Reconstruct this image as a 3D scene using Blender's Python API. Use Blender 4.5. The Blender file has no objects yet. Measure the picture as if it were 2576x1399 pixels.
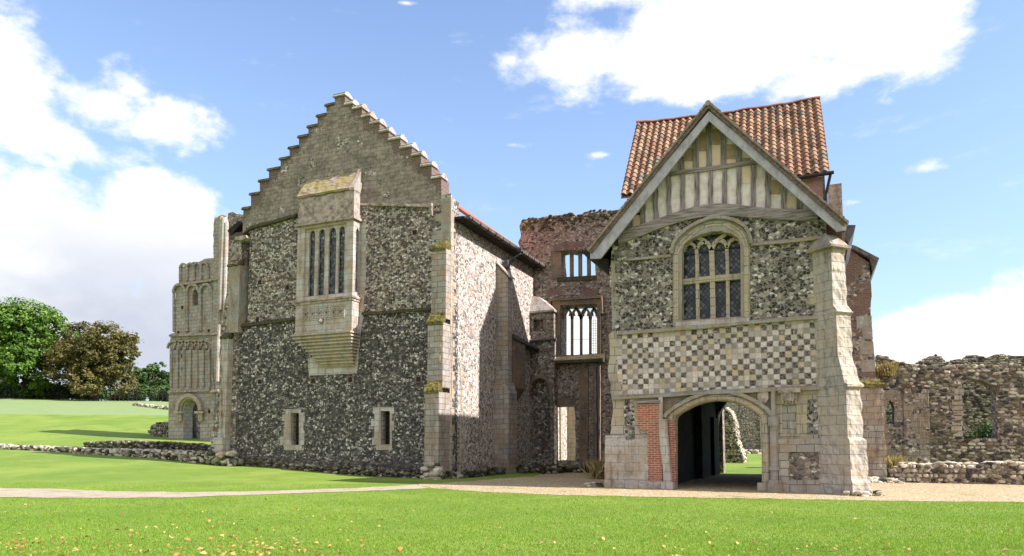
import bpy, math, random
import numpy as np
from mathutils import Vector, Matrix
from mathutils.geometry import tessellate_polygon
R = math.radians
random.seed(7); rng = np.random.default_rng(7)
scene = bpy.context.scene

# ------------------------------------------------------------------ camera
FOC, CU, CV, HZ = 1770.0, 1287.5, 965.0, 1115.0        # photo units: 2575 x 1399
PITCH = math.atan((HZ - CV) / FOC)
YAW = R(23.13)
EYE = 1.6
cam_d = bpy.data.cameras.new("camera")
cam = bpy.data.objects.new("camera", cam_d); scene.collection.objects.link(cam)
cam.location = (0, 0, EYE)
cam.rotation_euler = (math.pi/2 + PITCH, 0, YAW)
cam_d.sensor_width = 36.0
cam_d.lens = 36.0 * FOC / 2575.0
cam_d.shift_y = (CV - 699.5) / 2575.0
cam_d.clip_start = 0.1; cam_d.clip_end = 6000
scene.camera = cam

def ray(u, v):
    x = (u - CU) / FOC; y = -(v - CV) / FOC
    c, s = math.cos(PITCH), math.sin(PITCH)
    fy, fz = c - y*s, s + y*c                    # forward, up
    cy, sy = math.cos(YAW), math.sin(YAW)
    return (x*cy - fy*sy, x*sy + fy*cy, fz)
def az_el(u, v):
    x = (u - CU) / FOC; y = -(v - CV) / FOC
    c, s = math.cos(PITCH), math.sin(PITCH)
    fy, fz = c - y*s, s + y*c
    l = math.sqrt(x*x + fy*fy + fz*fz)
    return math.atan2(x, fy), math.asin(fz/l)

# ------------------------------------------------------------------ light
SUN_EL, SUN_AZ = R(40.5), R(89.2)                # azimuth from +Y towards +X
sd = Vector((math.cos(SUN_EL)*math.sin(SUN_AZ), math.cos(SUN_EL)*math.cos(SUN_AZ), math.sin(SUN_EL)))
sun_d = bpy.data.lights.new("sun", 'SUN'); sun_d.energy = 5.0; sun_d.angle = R(0.6); sun_d.color = (1.0, 0.955, 0.88)
sun = bpy.data.objects.new("sun", sun_d); scene.collection.objects.link(sun)
sun.rotation_euler = sd.to_track_quat('Z', 'Y').to_euler(); sun.location = (30, 0, 40)
scene.view_settings.view_transform = 'Standard'; scene.view_settings.look = 'None'
scene.view_settings.gamma = 1.0; scene.view_settings.exposure = 0.95
scene.render.film_transparent = False

# ------------------------------------------------------------------ node helper
class NT:
    def __init__(s, tree): s.t = tree
    def n(s, typ, ins=None, **props):
        nd = s.t.nodes.new(typ)
        for k, v in props.items(): setattr(nd, k, v)
        for k, v in (ins or {}).items():
            sk = nd.inputs[k]
            if isinstance(v, bpy.types.NodeSocket): s.t.links.new(v, sk)
            elif v is not None: sk.default_value = v
        return nd
    def m(s, op, a, b=None, c=None, clamp=False):
        nd = s.t.nodes.new('ShaderNodeMath'); nd.operation = op; nd.use_clamp = clamp
        for i, v in enumerate((a, b, c)):
            if v is None: continue
            if isinstance(v, bpy.types.NodeSocket): s.t.links.new(v, nd.inputs[i])
            else: nd.inputs[i].default_value = v
        return nd.outputs[0]
    def mix(s, f, a, b, mode='MIX'):
        nd = s.t.nodes.new('ShaderNodeMix'); nd.data_type = 'RGBA'; nd.blend_type = mode
        for i, v in ((0, f), (6, a), (7, b)):
            if isinstance(v, bpy.types.NodeSocket): s.t.links.new(v, nd.inputs[i])
            else: nd.inputs[i].default_value = v if i == 0 or len(v) == 4 else (*v, 1)
        return nd.outputs[2]
    def ramp(s, f, stops, interp='LINEAR'):
        nd = s.t.nodes.new('ShaderNodeValToRGB'); cr = nd.color_ramp; cr.interpolation = interp
        while len(cr.elements) < len(stops): cr.elements.new(0.5)
        for e, (p, c) in zip(cr.elements, stops):
            e.position = p; e.color = (*c, 1) if len(c) == 3 else c
        s.t.links.new(f, nd.inputs[0]); return nd.outputs[0]
    def noise(s, vec, scale, detail=4, rough=0.55, col=False):
        nd = s.n('ShaderNodeTexNoise', {'Vector': vec, 'Scale': scale, 'Detail': detail, 'Roughness': rough})
        return nd.outputs[1 if col else 0]
    def sm(s, v, a, b):
        nd = s.n('ShaderNodeMapRange', {0: v, 1: a, 2: b, 3: 0.0, 4: 1.0}, interpolation_type='SMOOTHSTEP'); return nd.outputs[0]
    def vm(s, op, a, b=None):
        nd = s.t.nodes.new('ShaderNodeVectorMath'); nd.operation = op
        for i, v in enumerate((a, b)):
            if v is None: continue
            if isinstance(v, bpy.types.NodeSocket): s.t.links.new(v, nd.inputs[i])
            else: nd.inputs[i].default_value = v
        return nd.outputs[0]

# ------------------------------------------------------------------ sky with clouds
world = bpy.data.worlds.new("World"); scene.world = world; world.use_nodes = True
wt = world.node_tree; wt.nodes.clear(); W = NT(wt)
sky = W.n('ShaderNodeTexSky', sky_type='NISHITA'); sky.sun_disc = False
sky.sun_elevation = SUN_EL; sky.sun_rotation = SUN_AZ; sky.air_density = 1.0; sky.dust_density = 0.6; sky.ozone_density = 1.6
dirn = W.n('ShaderNodeTexCoord').outputs['Generated']
cy, sy = math.cos(YAW), math.sin(YAW)
Xc = W.n('ShaderNodeVectorMath', {0: dirn, 1: (cy, sy, 0)}, operation='DOT_PRODUCT').outputs['Value']
Yc = W.n('ShaderNodeVectorMath', {0: dirn, 1: (-sy, cy, 0)}, operation='DOT_PRODUCT').outputs['Value']
Zc = W.n('ShaderNodeSeparateXYZ', {0: dirn}).outputs[2]
AZ = W.m('ARCTAN2', Xc, Yc); EL = W.m('ARCSINE', Zc)
stretch = W.vm('MULTIPLY', dirn, (1, 1, 1.7))
n1 = W.noise(stretch, 7.0, 9, 0.58); n2 = W.noise(stretch, 24.0, 8, 0.6)
nz = W.m('ADD', W.m('MULTIPLY', W.m('SUBTRACT', n1, 0.5), 1.9), W.m('MULTIPLY', W.m('SUBTRACT', n2, 0.5), 1.15))
blobs = [  # u, v, half width, half height, density
    (60, 640, 460, 230, 2.0), (390, 560, 190, 140, 1.9), (480, 720, 190, 230, 1.7), (200, 900, 640, 230, 1.9), (-150, 500, 260, 260, 1.3),
    (30, 220, 220, 200, 1.0), (250, 260, 240, 120, 0.85), (420, 315, 170, 85, 0.9), (80, 340, 340, 90, 0.85),
    (1850, 90, 480, 170, 1.7), (1480, 140, 260, 120, 0.95), (1620, 190, 260, 70, .75), (2230, 70, 200, 170, 1.4), (1700, 215, 420, 55, 0.75), (2100, 190, 240, 70, .85), (1900, -120, 700, 170, 1.2),
    (2420, 830, 360, 95, 1.35), (2700, 790, 300, 130, 1.2), (2320, 900, 420, 60, 1.0), (1500, 900, 500, 150, 1.1),
    (2330, 420, 120, 50, 0.30), (1285, 365, 100, 30, .10), (1520, 390, 120, 34, .12), (2150, 510, 90, 28, 0.12), (1020, 8, 90, 20, .25)]
dens = None
for (u, v, ru, rv, wgt) in blobs:
    a, e = az_el(u, v); a2, _ = az_el(u + ru*0.5, v); a1, _ = az_el(u - ru*0.5, v); _, e2 = az_el(u, v - rv*0.5); _, e1 = az_el(u, v + rv*0.5)
    sa, se = abs(a2 - a1), abs(e2 - e1)
    dx = W.m('DIVIDE', W.m('SUBTRACT', AZ, a), sa); dy = W.m('DIVIDE', W.m('SUBTRACT', EL, e), se)
    d = W.m('SQRT', W.m('ADD', W.m('MULTIPLY', dx, dx), W.m('MULTIPLY', dy, dy)))
    b = W.m('SUBTRACT', wgt, W.m('MULTIPLY', d, max(wgt, .95)))
    b = W.m('MAXIMUM', b, -0.6)
    dens = b if dens is None else W.m('MAXIMUM', dens, b)
behind = W.m('MULTIPLY', W.sm(Yc, 0.25, -0.1), 1.15)  # unseen cloud behind the camera, added to brighten the shaded fronts
dens = W.m('ADD', dens, behind)
tot = W.m('ADD', dens, nz)
mask = W.sm(tot, -0.08, 0.55)
wisp = W.m('MULTIPLY', W.sm(W.noise(W.vm('MULTIPLY', dirn, (1, 1, 3.5)), 9.0, 8, 0.65), 0.56, 0.85), 0.35)
mask = W.m('MAXIMUM', mask, wisp)
# grey undersides towards the horizon on the left and thin ripples
under = W.m('MULTIPLY', W.sm(EL, R(21), R(9)), W.sm(W.noise(stretch, 5.0, 5, .5), 0.22, 0.52))
ccol = W.mix(W.m('MULTIPLY', W.m('MULTIPLY', under, 0.9), W.sm(AZ, R(4), R(-14))), (1.0, .985, .96), (0.44, 0.48, 0.58))
ccol = W.mix(W.m('MULTIPLY', W.sm(n1, 0.62, 0.36), 0.30), ccol, (0.72, 0.76, 0.85))
skyc = W.mix(1.0, sky.outputs[0], (0.95, 0.99, 1.10), 'MULTIPLY')
skyb = W.n('ShaderNodeVectorMath', {0: skyc, 'Scale': 0.138}, operation='SCALE').outputs[0]
skyb = W.mix(W.sm(EL, R(-2), R(50)), W.mix(0.45, skyb, (0.34, 0.44, 0.54)), skyb)
cloudc = W.n('ShaderNodeVectorMath', {0: ccol, 'Scale': 0.68}, operation='SCALE').outputs[0]
fin = W.mix(mask, skyb, cloudc)
bg = W.n('ShaderNodeBackground', {'Color': fin, 'Strength': 1.0})
wo = W.n('ShaderNodeOutputWorld', {0: bg.outputs[0]})

# ------------------------------------------------------------------ terrain height
TH = [-0.95, -0.63, -0.49, -0.37, -0.15, 0.05, 0.30, 0.70]      # atan(X/Y)
YY = [0, 24, 33, 38, 45, 60, 75, 88, 115, 150, 300, 900, 3000]
ZT = np.array([
 [0,0,.45,.80,1.20,1.90,3.5,5.2,8.9,10.5,16,26,30],
 [0,0,.42,.72,1.14,1.84,3.5,5.2,8.9,10.5,16,26,30],
 [0,0,.33,.62,1.02,1.76,3.4,5.0,8.5,10.3,16,26,30],
 [0,0,.22,.48,.80,1.70,3.1,4.6,7.6,9.5,14,24,28],
 [0,0,.0,.12,.35,.9,1.6,2.2,3.2,4.5,8,15,18],
 [0,0,.0,.02,.2,.7,1.0,1.3,2.0,3,5,8,8],
 [0,0,.0,.0,.06,.58,1.0,1.3,1.8,2.2,3,4,4],
 [0,0,.0,.15,.4,.8,1.0,1.3,1.8,2.2,3,4,4]])
def terr(a, b):
    a = np.asarray(a, float); b = np.asarray(b, float)
    X = a*math.cos(YAW) + b*math.sin(YAW); Y = -a*math.sin(YAW) + b*math.cos(YAW)
    th = np.clip(np.arctan2(X, np.maximum(Y, .01)), TH[0], TH[-1])
    Yq = np.clip(Y, 0, YY[-1]-1)
    i = np.clip(np.searchsorted(TH, th, side='right')-1, 0, len(TH)-2); j = np.clip(np.searchsorted(YY, Yq, side='right')-1, 0, len(YY)-2)
    THa, YYa = np.array(TH), np.array(YY)
    f = (th-THa[i])/(THa[i+1]-THa[i]); g = (Yq-YYa[j])/(YYa[j+1]-YYa[j])
    f = f*f*(3-2*f)
    # cubic Hermite along Y keeps the slope smooth
    def col(i):
        z = ZT
        m = lambda k: (z[i, np.clip(k+1, 0, len(YY)-1)] - z[i, np.clip(k-1, 0, len(YY)-1)])/(YYa[np.clip(k+1, 0, len(YY)-1)]-YYa[np.clip(k-1, 0, len(YY)-1)])
        h = YYa[j+1]-YYa[j]; z0, z1 = z[i, j], z[i, j+1]
        m0 = np.where(j <= 1, 0, m(j)); m1 = np.where(j+1 <= 1, 0, m(j+1))
        flat = (z0 == 0) & (z1 == 0); m0 = np.where(z0 == 0, 0, m0); m1 = np.where(z1 == 0, 0, m1)
        return np.where(flat, 0, (2*g**3-3*g**2+1)*z0 + (g**3-2*g**2+g)*h*m0 + (-2*g**3+3*g**2)*z1 + (g**3-g**2)*h*m1)
    return col(i)*(1-f) + col(i+1)*f
def tz(a, b): return float(terr(a, b))

# ------------------------------------------------------------------ unprojection
def P(b):                      # px -> point on the plane y = b
    def f(u, v):
        d = ray(u, v); t = b / d[1]; return (d[0]*t, EYE + d[2]*t)
    return f
def PX(a):                     # px -> (y, z) on the plane x = a
    def f(u, v):
        d = ray(u, v); t = a / d[0]; return (d[1]*t, EYE + d[2]*t)
    return f
def PG(u, v):                  # px -> point on the terrain
    d = ray(u, v); t = 5.0
    for k in range(4000):
        x, y, z = d[0]*t, d[1]*t, EYE + d[2]*t
        if z <= tz(x, y): return (x, y, tz(x, y))
        t += 0.06 + t*0.001
    return (x, y, z)
def at_depth(u, v, Y):         # px -> point at camera depth Y
    d = ray(u, v); fw = -d[0]*math.sin(YAW) + d[1]*math.cos(YAW); t = Y/fw
    return (d[0]*t, d[1]*t, EYE + d[2]*t)

# ------------------------------------------------------------------ objects
OFF = {}
def tagit(o, label=None, cat=None, group=None, kind=None):
    if label: o['label'] = label
    if cat: o['category'] = cat
    if group: o['group'] = group
    if kind: o['kind'] = kind
def thing(name, label, cat, loc, group=None):
    o = bpy.data.objects.new(name, None); scene.collection.objects.link(o)
    o.location = loc; o.empty_display_size = 0.5; tagit(o, label, cat, group); OFF[o.name] = Vector(loc); return o
class MB:
    def __init__(s): s.v = []; s.f = []; s.tone = []
    def add(s, vs, fs, tone=None):
        k = len(s.v); s.v.extend(vs); s.f.extend([tuple(i+k for i in f) for f in fs])
        if tone is not None:
            s.tone.extend([0.5]*(k-len(s.tone))); s.tone.extend([tone]*len(vs))
    def quad(s, a, b, c, d): s.add([a, b, c, d], [(0, 1, 2, 3)])
    def box(s, x0, x1, y0, y1, z0, z1):
        s.add([(x, y, z) for z in (z0, z1) for y in (y0, y1) for x in (x0, x1)], [(0,2,3,1),(4,5,7,6),(0,1,5,4),(2,6,7,3),(0,4,6,2),(1,3,7,5)])
    def prism(s, loops, d0, d1, axis='y'):
        """loops of 2D points (outer, holes...) extruded from d0 to d1 along axis; 2D = (x,z) for y, (y,z) for x, (x,y) for z"""
        mk = {'y': lambda p, d: (p[0], d, p[1]), 'x': lambda p, d: (d, p[0], p[1]), 'z': lambda p, d: (p[0], p[1], d)}[axis]
        flat = [p for l in loops for p in l]
        tris = tessellate_polygon([[Vector((p[0], p[1], 0)) for p in l] for l in loops])
        n = len(flat); vs = [mk(p, d0) for p in flat] + [mk(p, d1) for p in flat]; fs = []
        for t in tris: fs.append(tuple(t)); fs.append(tuple(i+n for i in reversed(t)))
        k = 0
        for l in loops:
            m = len(l)
            for i in range(m): a, b = k+i, k+(i+1) % m; fs.append((a, b, b+n, a+n))
            k += m
        s.add(vs, fs)
    def strip(s, A, B, d0, d1, axis='y', closed=False):
        """band between two 2D polylines A and B, extruded"""
        mk = {'y': lambda p, d: (p[0], d, p[1]), 'x': lambda p, d: (d, p[0], p[1]), 'z': lambda p, d: (p[0], p[1], d)}[axis]
        n = len(A); vs = [mk(p, d0) for p in A] + [mk(p, d0) for p in B] + [mk(p, d1) for p in A] + [mk(p, d1) for p in B]; fs = []
        for i in range(n if closed else n-1):
            j = (i+1) % n
            fs += [(i, j, n+j, n+i), (2*n+i, 3*n+i, 3*n+j, 2*n+j), (i, 2*n+i, 2*n+j, j), (n+i, n+j, 3*n+j, 3*n+i)]
        if not closed: fs += [(0, n, 3*n, 2*n), (n-1, 3*n-1, 4*n-1, 2*n-1)] if False else [(0, n, 3*n, 2*n), (n-1, 3*n-1, 4*n-1, 2*n-1)][:1] + [(n-1, 2*n-1+0, 4*n-1, 3*n-1)]
        s.add(vs, fs)
    def bar(s, pts, w, d0, d1, axis='y'):
        """thick polyline of width w in the plane, extruded"""
        A, B = [], []
        for i, p in enumerate(pts):
            q0 = pts[max(i-1, 0)]; q1 = pts[min(i+1, len(pts)-1)]
            dx, dy = q1[0]-q0[0], q1[1]-q0[1]; l = math.hypot(dx, dy) or 1
            nx, ny = -dy/l*w/2, dx/l*w/2
            A.append((p[0]+nx, p[1]+ny)); B.append((p[0]-nx, p[1]-ny))
        s.strip(A, B, d0, d1, axis)
    def loft(s, sections, cap=True):
        """sections: list of lists of 3D points with equal counts"""
        n = len(sections[0]); vs = [p for sec in sections for p in sec]; fs = []
        for k in range(len(sections)-1):
            for i in range(n):
                j = (i+1) % n; fs.append((k*n+i, k*n+j, (k+1)*n+j, (k+1)*n+i))
        if cap: fs += [tuple(range(n-1, -1, -1)), tuple((len(sections)-1)*n+i for i in range(n))]
        s.add(vs, fs)
    def tube(s, p0, p1, r, n=8, r1=None):
        p0, p1 = Vector(p0), Vector(p1); d = (p1-p0).normalized(); a = d.orthogonal().normalized(); b = d.cross(a); r1 = r if r1 is None else r1
        s.loft([[tuple(p0 + (a*math.cos(t)+b*math.sin(t))*r) for t in [2*math.pi*i/n for i in range(n)]],
                [tuple(p1 + (a*math.cos(t)+b*math.sin(t))*r1) for t in [2*math.pi*i/n for i in range(n)]]])
    def build(s, name, mat, parent=None, label=None, kind=None, smooth=False):
        me = bpy.data.meshes.new(name)
        off = Vector((0, 0, 0))
        if parent is not None: off = OFF[parent.name]
        V = np.array(s.v, dtype=np.float64) - np.array(off)
        me.from_pydata(V.tolist(), [], s.f)
        if s.tone:
            s.tone.extend([0.5]*(len(s.v)-len(s.tone)))
            at = me.attributes.new('tone', 'FLOAT', 'POINT'); at.data.foreach_set('value', s.tone)
        me.validate(); me.update()
        import bmesh
        if len(s.f) < 60000:
            bm = bmesh.new(); bm.from_mesh(me); bmesh.ops.recalc_face_normals(bm, faces=bm.faces); bm.to_mesh(me); bm.free()
        if smooth: me.polygons.foreach_set('use_smooth', [True]*len(me.polygons))
        me.materials.append(mat)
        o = bpy.data.objects.new(name, me); scene.collection.objects.link(o)
        if parent is not None: o.parent = parent; OFF[o.name] = off
        else: OFF[o.name] = off
        tagit(o, label, None, None, kind); return o
def solo(mb, name, mat, label, cat, loc, group=None, kind=None, smooth=False):
    """one-mesh thing with its origin at loc"""
    e = bpy.data.objects.new('tmp', None); OFF[e.name] = Vector(loc); k = e.name
    class Q: name = k
    o = mb.build(name, mat, None, None, None, smooth)
    o.data.transform(Matrix.Translation(-Vector(loc))); o.location = loc
    bpy.data.objects.remove(e)
    tagit(o, label, cat, group, kind); return o
_ct = None
def rough(o, amp=.035, scale=.22, lv=4):
    global _ct
    if _ct is None or abs(_ct.noise_scale-scale) > 1e-6: _ct = bpy.data.textures.new('worn', 'CLOUDS'); _ct.noise_scale = scale; _ct.noise_depth = 3
    m = o.modifiers.new('cuts', 'SUBSURF'); m.subdivision_type = 'SIMPLE'; m.levels = m.render_levels = lv
    d = o.modifiers.new('wear', 'DISPLACE'); d.texture = _ct; d.strength = amp*2.2; d.mid_level = .5; d.texture_coords = 'GLOBAL'
    return o
def px(f, pts): return [f(u, v) for u, v in pts]
def lerp(p, q, t): return tuple(a+(b-a)*t for a, b in zip(p, q))
def ragged(pts, step, amp, rnd=random):
    """open polyline with extra jittered points"""
    out = [pts[0]]
    for p, q in zip(pts[:-1], pts[1:]):
        L = math.dist(p, q); n = max(1, int(L/step)); dx, dy = (q[0]-p[0])/(L or 1), (q[1]-p[1])/(L or 1)
        for i in range(1, n+1):
            t = i/n; c = lerp(p, q, t)
            if i < n:
                j = rnd.uniform(-amp, amp); k = rnd.uniform(-.3, .3)*step; c = (c[0]-dy*j+dx*k, c[1]+dx*j+dy*k)
            out.append(c)
    return out
def quoin(x, z0, z1, d0, d1, h=0.32, sgn=1, rnd=random):
    """stepped outline of long and short corner stones: list of (x,z) from z0 up to z1 at x, teeth of d0..d1"""
    out = []; z = z0; k = 0
    while z < z1 - 1e-6:
        zz = min(z1, z + h*rnd.uniform(.8, 1.25)); w = (d1 if k % 2 else d0)*rnd.uniform(.8, 1.2)
        out += [(x + sgn*w, z), (x + sgn*w, zz)]; z = zz; k += 1
    return out
_ico = None
def ico():
    global _ico
    if _ico is None:
        import bmesh
        bm = bmesh.new(); bmesh.ops.create_icosphere(bm, subdivisions=2, radius=1)
        _ico = (np.array([v.co[:] for v in bm.verts]), [tuple(v.index for v in f.verts) for f in bm.faces]); bm.free()
    return _ico
_ico1 = None
def ico1():
    global _ico1
    if _ico1 is None:
        import bmesh
        bm = bmesh.new(); bmesh.ops.create_icosphere(bm, subdivisions=1, radius=1)
        _ico1 = (np.array([v.co[:] for v in bm.verts]), [tuple(v.index for v in f.verts) for f in bm.faces]); bm.free()
    return _ico1
def stone(mb, c, sx, sy, sz, tone=None, hi=False):
    V, F = ico() if hi else ico1()
    V = V * rng.uniform(.78, 1.12, (len(V), 1)); V = np.sign(V)*np.abs(V)**0.8
    th = rng.uniform(-.25, .25); ph = rng.uniform(-.2, .2)
    V = V*np.array([sx, sy, sz])
    x = V[:, 0]*math.cos(th) - V[:, 2]*math.sin(th); z = V[:, 0]*math.sin(th) + V[:, 2]*math.cos(th)
    y = V[:, 1]*math.cos(ph) + x*math.sin(ph)*.3
    V = np.stack([x, y, z], 1) + np.array(c)
    mb.add([tuple(p) for p in V], F, float(rng.uniform()) if tone is None else tone)
def inside(p, poly):
    x, y = p; c = False; n = len(poly)
    for i in range(n):
        x0, y0 = poly[i]; x1, y1 = poly[i-1]
        if (y0 > y) != (y1 > y) and x < (x1-x0)*(y-y0)/(y1-y0)+x0: c = not c
    return c
def face_stones(mb, poly, holes, plane, axis='y', sgn=-1, h=.13, w=.24, d=.07, keep=1.0):
    """coursed stones standing a little proud of a wall face"""
    xs = [p[0] for p in poly]; zs = [p[1] for p in poly]; z = min(zs)
    while z < max(zs):
        hh = h*rng.uniform(.75, 1.3); x = min(xs) - rng.uniform(0, w)
        while x < max(xs):
            ww = w*rng.uniform(.55, 1.5); c = (x+ww/2, z+hh/2 + rng.uniform(-.02, .02))
            if inside(c, poly) and not any(inside((c[0]+ex, c[1]+ez), q) for q in holes for ex in (-ww*.4, 0, ww*.4) for ez in (-hh*.4, hh*.4)) and rng.uniform() < keep:
                o = rng.uniform(-.03, .02)
                if axis == 'y': stone(mb, (c[0], plane-sgn*o, c[1]), ww*.49, d, hh*.47)
                else: stone(mb, (plane-sgn*o, c[0], c[1]), d, ww*.49, hh*.47)
            x += ww
        z += hh
def top_stones(mb, pts3, width, n_per_m=6, s=.14, up=.02):
    """loose stones along a ruined wall top: pts3 polyline of 3D points on the front edge, width going +y"""
    for p, q in zip(pts3[:-1], pts3[1:]):
        L = math.dist(p, q)
        for k in range(max(1, int(L*n_per_m))):
            t = rng.uniform(); c = lerp(p, q, t); r = s*rng.uniform(.6, 1.4)
            stone(mb, (c[0], c[1]+rng.uniform(0, width), c[2]+up-r*.2), r*1.2, r*1.1, r*.75)

WARM = (.97, .925, 1.03)
# ------------------------------------------------------------------ materials
def newmat(name):
    m = bpy.data.materials.new(name); m.use_nodes = True; t = m.node_tree; t.nodes.clear(); return m, NT(t)
def finish(T, col, rough=0.9, height=None, bs=0.6, bd=0.03, spec=0.25, warm=(1.0, .93, 1.08), **kw):
    if warm: col = T.mix(1.0, col, warm, 'MULTIPLY')
    b = T.n('ShaderNodeBsdfPrincipled', {'Base Color': col, 'Roughness': rough, 'Specular IOR Level': spec})
    for k, v in kw.items(): b.inputs[k].default_value = v
    if height is not None:
        bp = T.n('ShaderNodeBump', {'Height': height, 'Strength': bs, 'Distance': bd}); T.t.links.new(bp.outputs[0], b.inputs['Normal'])
    T.n('ShaderNodeOutputMaterial', {0: b.outputs[0]}); return b
def wall_uv(T):
    """(horizontal, up, 0) on upright faces whichever way they look"""
    g = T.n('ShaderNodeNewGeometry'); p = T.n('ShaderNodeSeparateXYZ', {0: g.outputs['Position']}); n = T.n('ShaderNodeSeparateXYZ', {0: g.outputs['True Normal']})
    f = T.m('GREATER_THAN', T.m('ABSOLUTE', n.outputs[0]), T.m('ABSOLUTE', n.outputs[1]))
    h = T.m('ADD', T.m('MULTIPLY', p.outputs[1], f), T.m('MULTIPLY', p.outputs[0], T.m('SUBTRACT', 1.0, f)))
    return g.outputs['Position'], h, p.outputs[2], T.n('ShaderNodeCombineXYZ', {0: h, 1: p.outputs[2]}).outputs[0]
def flint_nodes(T, pos, scale, pal, mortar, mw=(0.03, 0.10), squash=1.3):
    wob = T.vm('MULTIPLY', T.vm('SUBTRACT', T.noise(pos, scale*1.4, 3, .6, True), (.5, .5, .5)), (.17, .17, .17))
    q = T.vm('MULTIPLY', T.vm('ADD', pos, wob), (1, 1, squash))
    v1 = T.n('ShaderNodeTexVoronoi', {'Vector': q, 'Scale': scale}, feature='F1')
    v2 = T.n('ShaderNodeTexVoronoi', {'Vector': q, 'Scale': scale}, feature='DISTANCE_TO_EDGE')
    sep = T.n('ShaderNodeSeparateColor', {0: v1.outputs['Color']})
    drift = T.m('MULTIPLY', T.m('SUBTRACT', T.noise(pos, .9, 4, .6), .5), .55)
    course = T.m('MULTIPLY', T.m('SUBTRACT', T.noise(T.vm('MULTIPLY', pos, (.8, .8, 5.5)), 1.0, 3, .6), .5), .42)
    sel = T.m('ADD', T.m('ADD', sep.outputs[0], drift), course)
    sc = T.ramp(sel, pal, 'CONSTANT')
    # dark core with a pale rind on some of them
    rind = T.m('MULTIPLY', T.m('GREATER_THAN', sep.outputs[1], .6), T.sm(v2.outputs[0], .20, .10))
    sc = T.mix(T.m('MULTIPLY', rind, .35), sc, (.42, .39, .33))
    fine = T.noise(pos, scale*9, 3, .6)
    sc = T.mix(T.m('MULTIPLY', T.sm(fine, .40, .7), .18), sc, (.45, .43, .39))
    mo = T.mix(T.noise(pos, 3.0, 5, .6), mortar, tuple(c*.55 for c in mortar))
    mk = T.sm(v2.outputs[0], mw[1], mw[0])
    col = T.mix(mk, sc, mo)
    h = T.m('ADD', T.m('MINIMUM', v2.outputs[0], .22), T.m('MULTIPLY', fine, .05))
    return col, h
def weather(T, pos, col, amt=.5, dark=(.05, .045, .04), scale=.55):
    s = T.sm(T.noise(T.vm('MULTIPLY', pos, (1, 1, .45)), scale, 7, .68), .50, .72)
    return T.mix(T.m('MULTIPLY', s, amt), col, dark)
DARK = (.016, .016, .020); GREY = (.08, .079, .085); MID = (.20, .175, .15); PALE = (.43, .40, .35); WHITE = (.72, .68, .60); RUST = (.20, .105, .055)
PAL_D = [(0, DARK), (.26, (.065, .064, .068)), (.38, (.13, .125, .12)), (.50, (.028, .027, .028)), (.63, (.24, .22, .19)), (.77, (.42, .395, .345)), (.91, (.70, .66, .59))]
PAL_L = [(0, (.025, .024, .022)), (.20, (.07, .066, .06)), (.34, MID), (.48, (.46, .43, .37)), (.66, (.38, .33, .26)), (.82, (.68, .64, .56)), (.95, RUST)]
PAL_R = [(0, (.05, .047, .042)), (.2, GREY), (.36, MID), (.55, PALE), (.74, (.34, .28, .20)), (.86, WHITE), (.96, RUST)]
PAL_G = [(0, (.012, .012, .015)), (.34, (.035, .035, .038)), (.50, (.09, .088, .09)), (.62, MID), (.76, (.38, .355, .31)), (.90, (.70, .66, .59))]
PAL_B = [(0, (.04, .036, .032)), (.16, (.13, .11, .09)), (.32, (.25, .20, .15)), (.55, (.38, .32, .25)), (.76, (.19, .15, .115)), (.83, (.52, .47, .39))]
PAL_SUNLIT = [(0, (.10, .092, .085)), (.13, (.25, .225, .195)), (.28, (.44, .39, .32)), (.50, (.63, .58, .49)), (.78, (.76, .72, .62)), (.97, (.36, .22, .15))]
def flint_mat(name, pal, scale=7.0, mortar=(.27, .235, .18), mw=(.03, .10), bands=0, brick=0.0, wamt=.4, bs=.8, lighten=None):
    m, T = newmat(name); pos, hx, hz, uv = wall_uv(T)
    col, h = flint_nodes(T, pos, scale, pal, mortar, mw)
    if bands:                                   # levelling courses of thin tile
        w = T.m('ADD', hz, T.m('MULTIPLY', T.noise(pos, 1.3, 3), .35)); fr = T.m('FRACT', T.m('DIVIDE', w, bands))
        mk = T.m('MULTIPLY', T.m('LESS_THAN', fr, .09/bands*1.0), T.sm(T.noise(pos, .8, 3), .45, .55))
        col = T.mix(T.m('MULTIPLY', mk, .8), col, (.13, .085, .06))
    if brick:
        bt = T.n('ShaderNodeTexBrick', {'Vector': uv, 'Color1': (.235, .135, .095, 1), 'Color2': (.16, .10, .075, 1), 'Mortar': (.30, .26, .2, 1), 'Scale': 1.0, 'Mortar Size': .010, 'Brick Width': .24, 'Row Height': .075})
        mk = T.m('MULTIPLY', T.sm(T.noise(pos, .75, 6, .65), 1-brick-.03, 1-brick+.03), 1.0)
        col = T.mix(mk, col, bt.outputs[0])
    col = weather(T, pos, col, wamt)
    finish(T, col, .82, h, bs, .09, warm=WARM); return m
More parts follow.
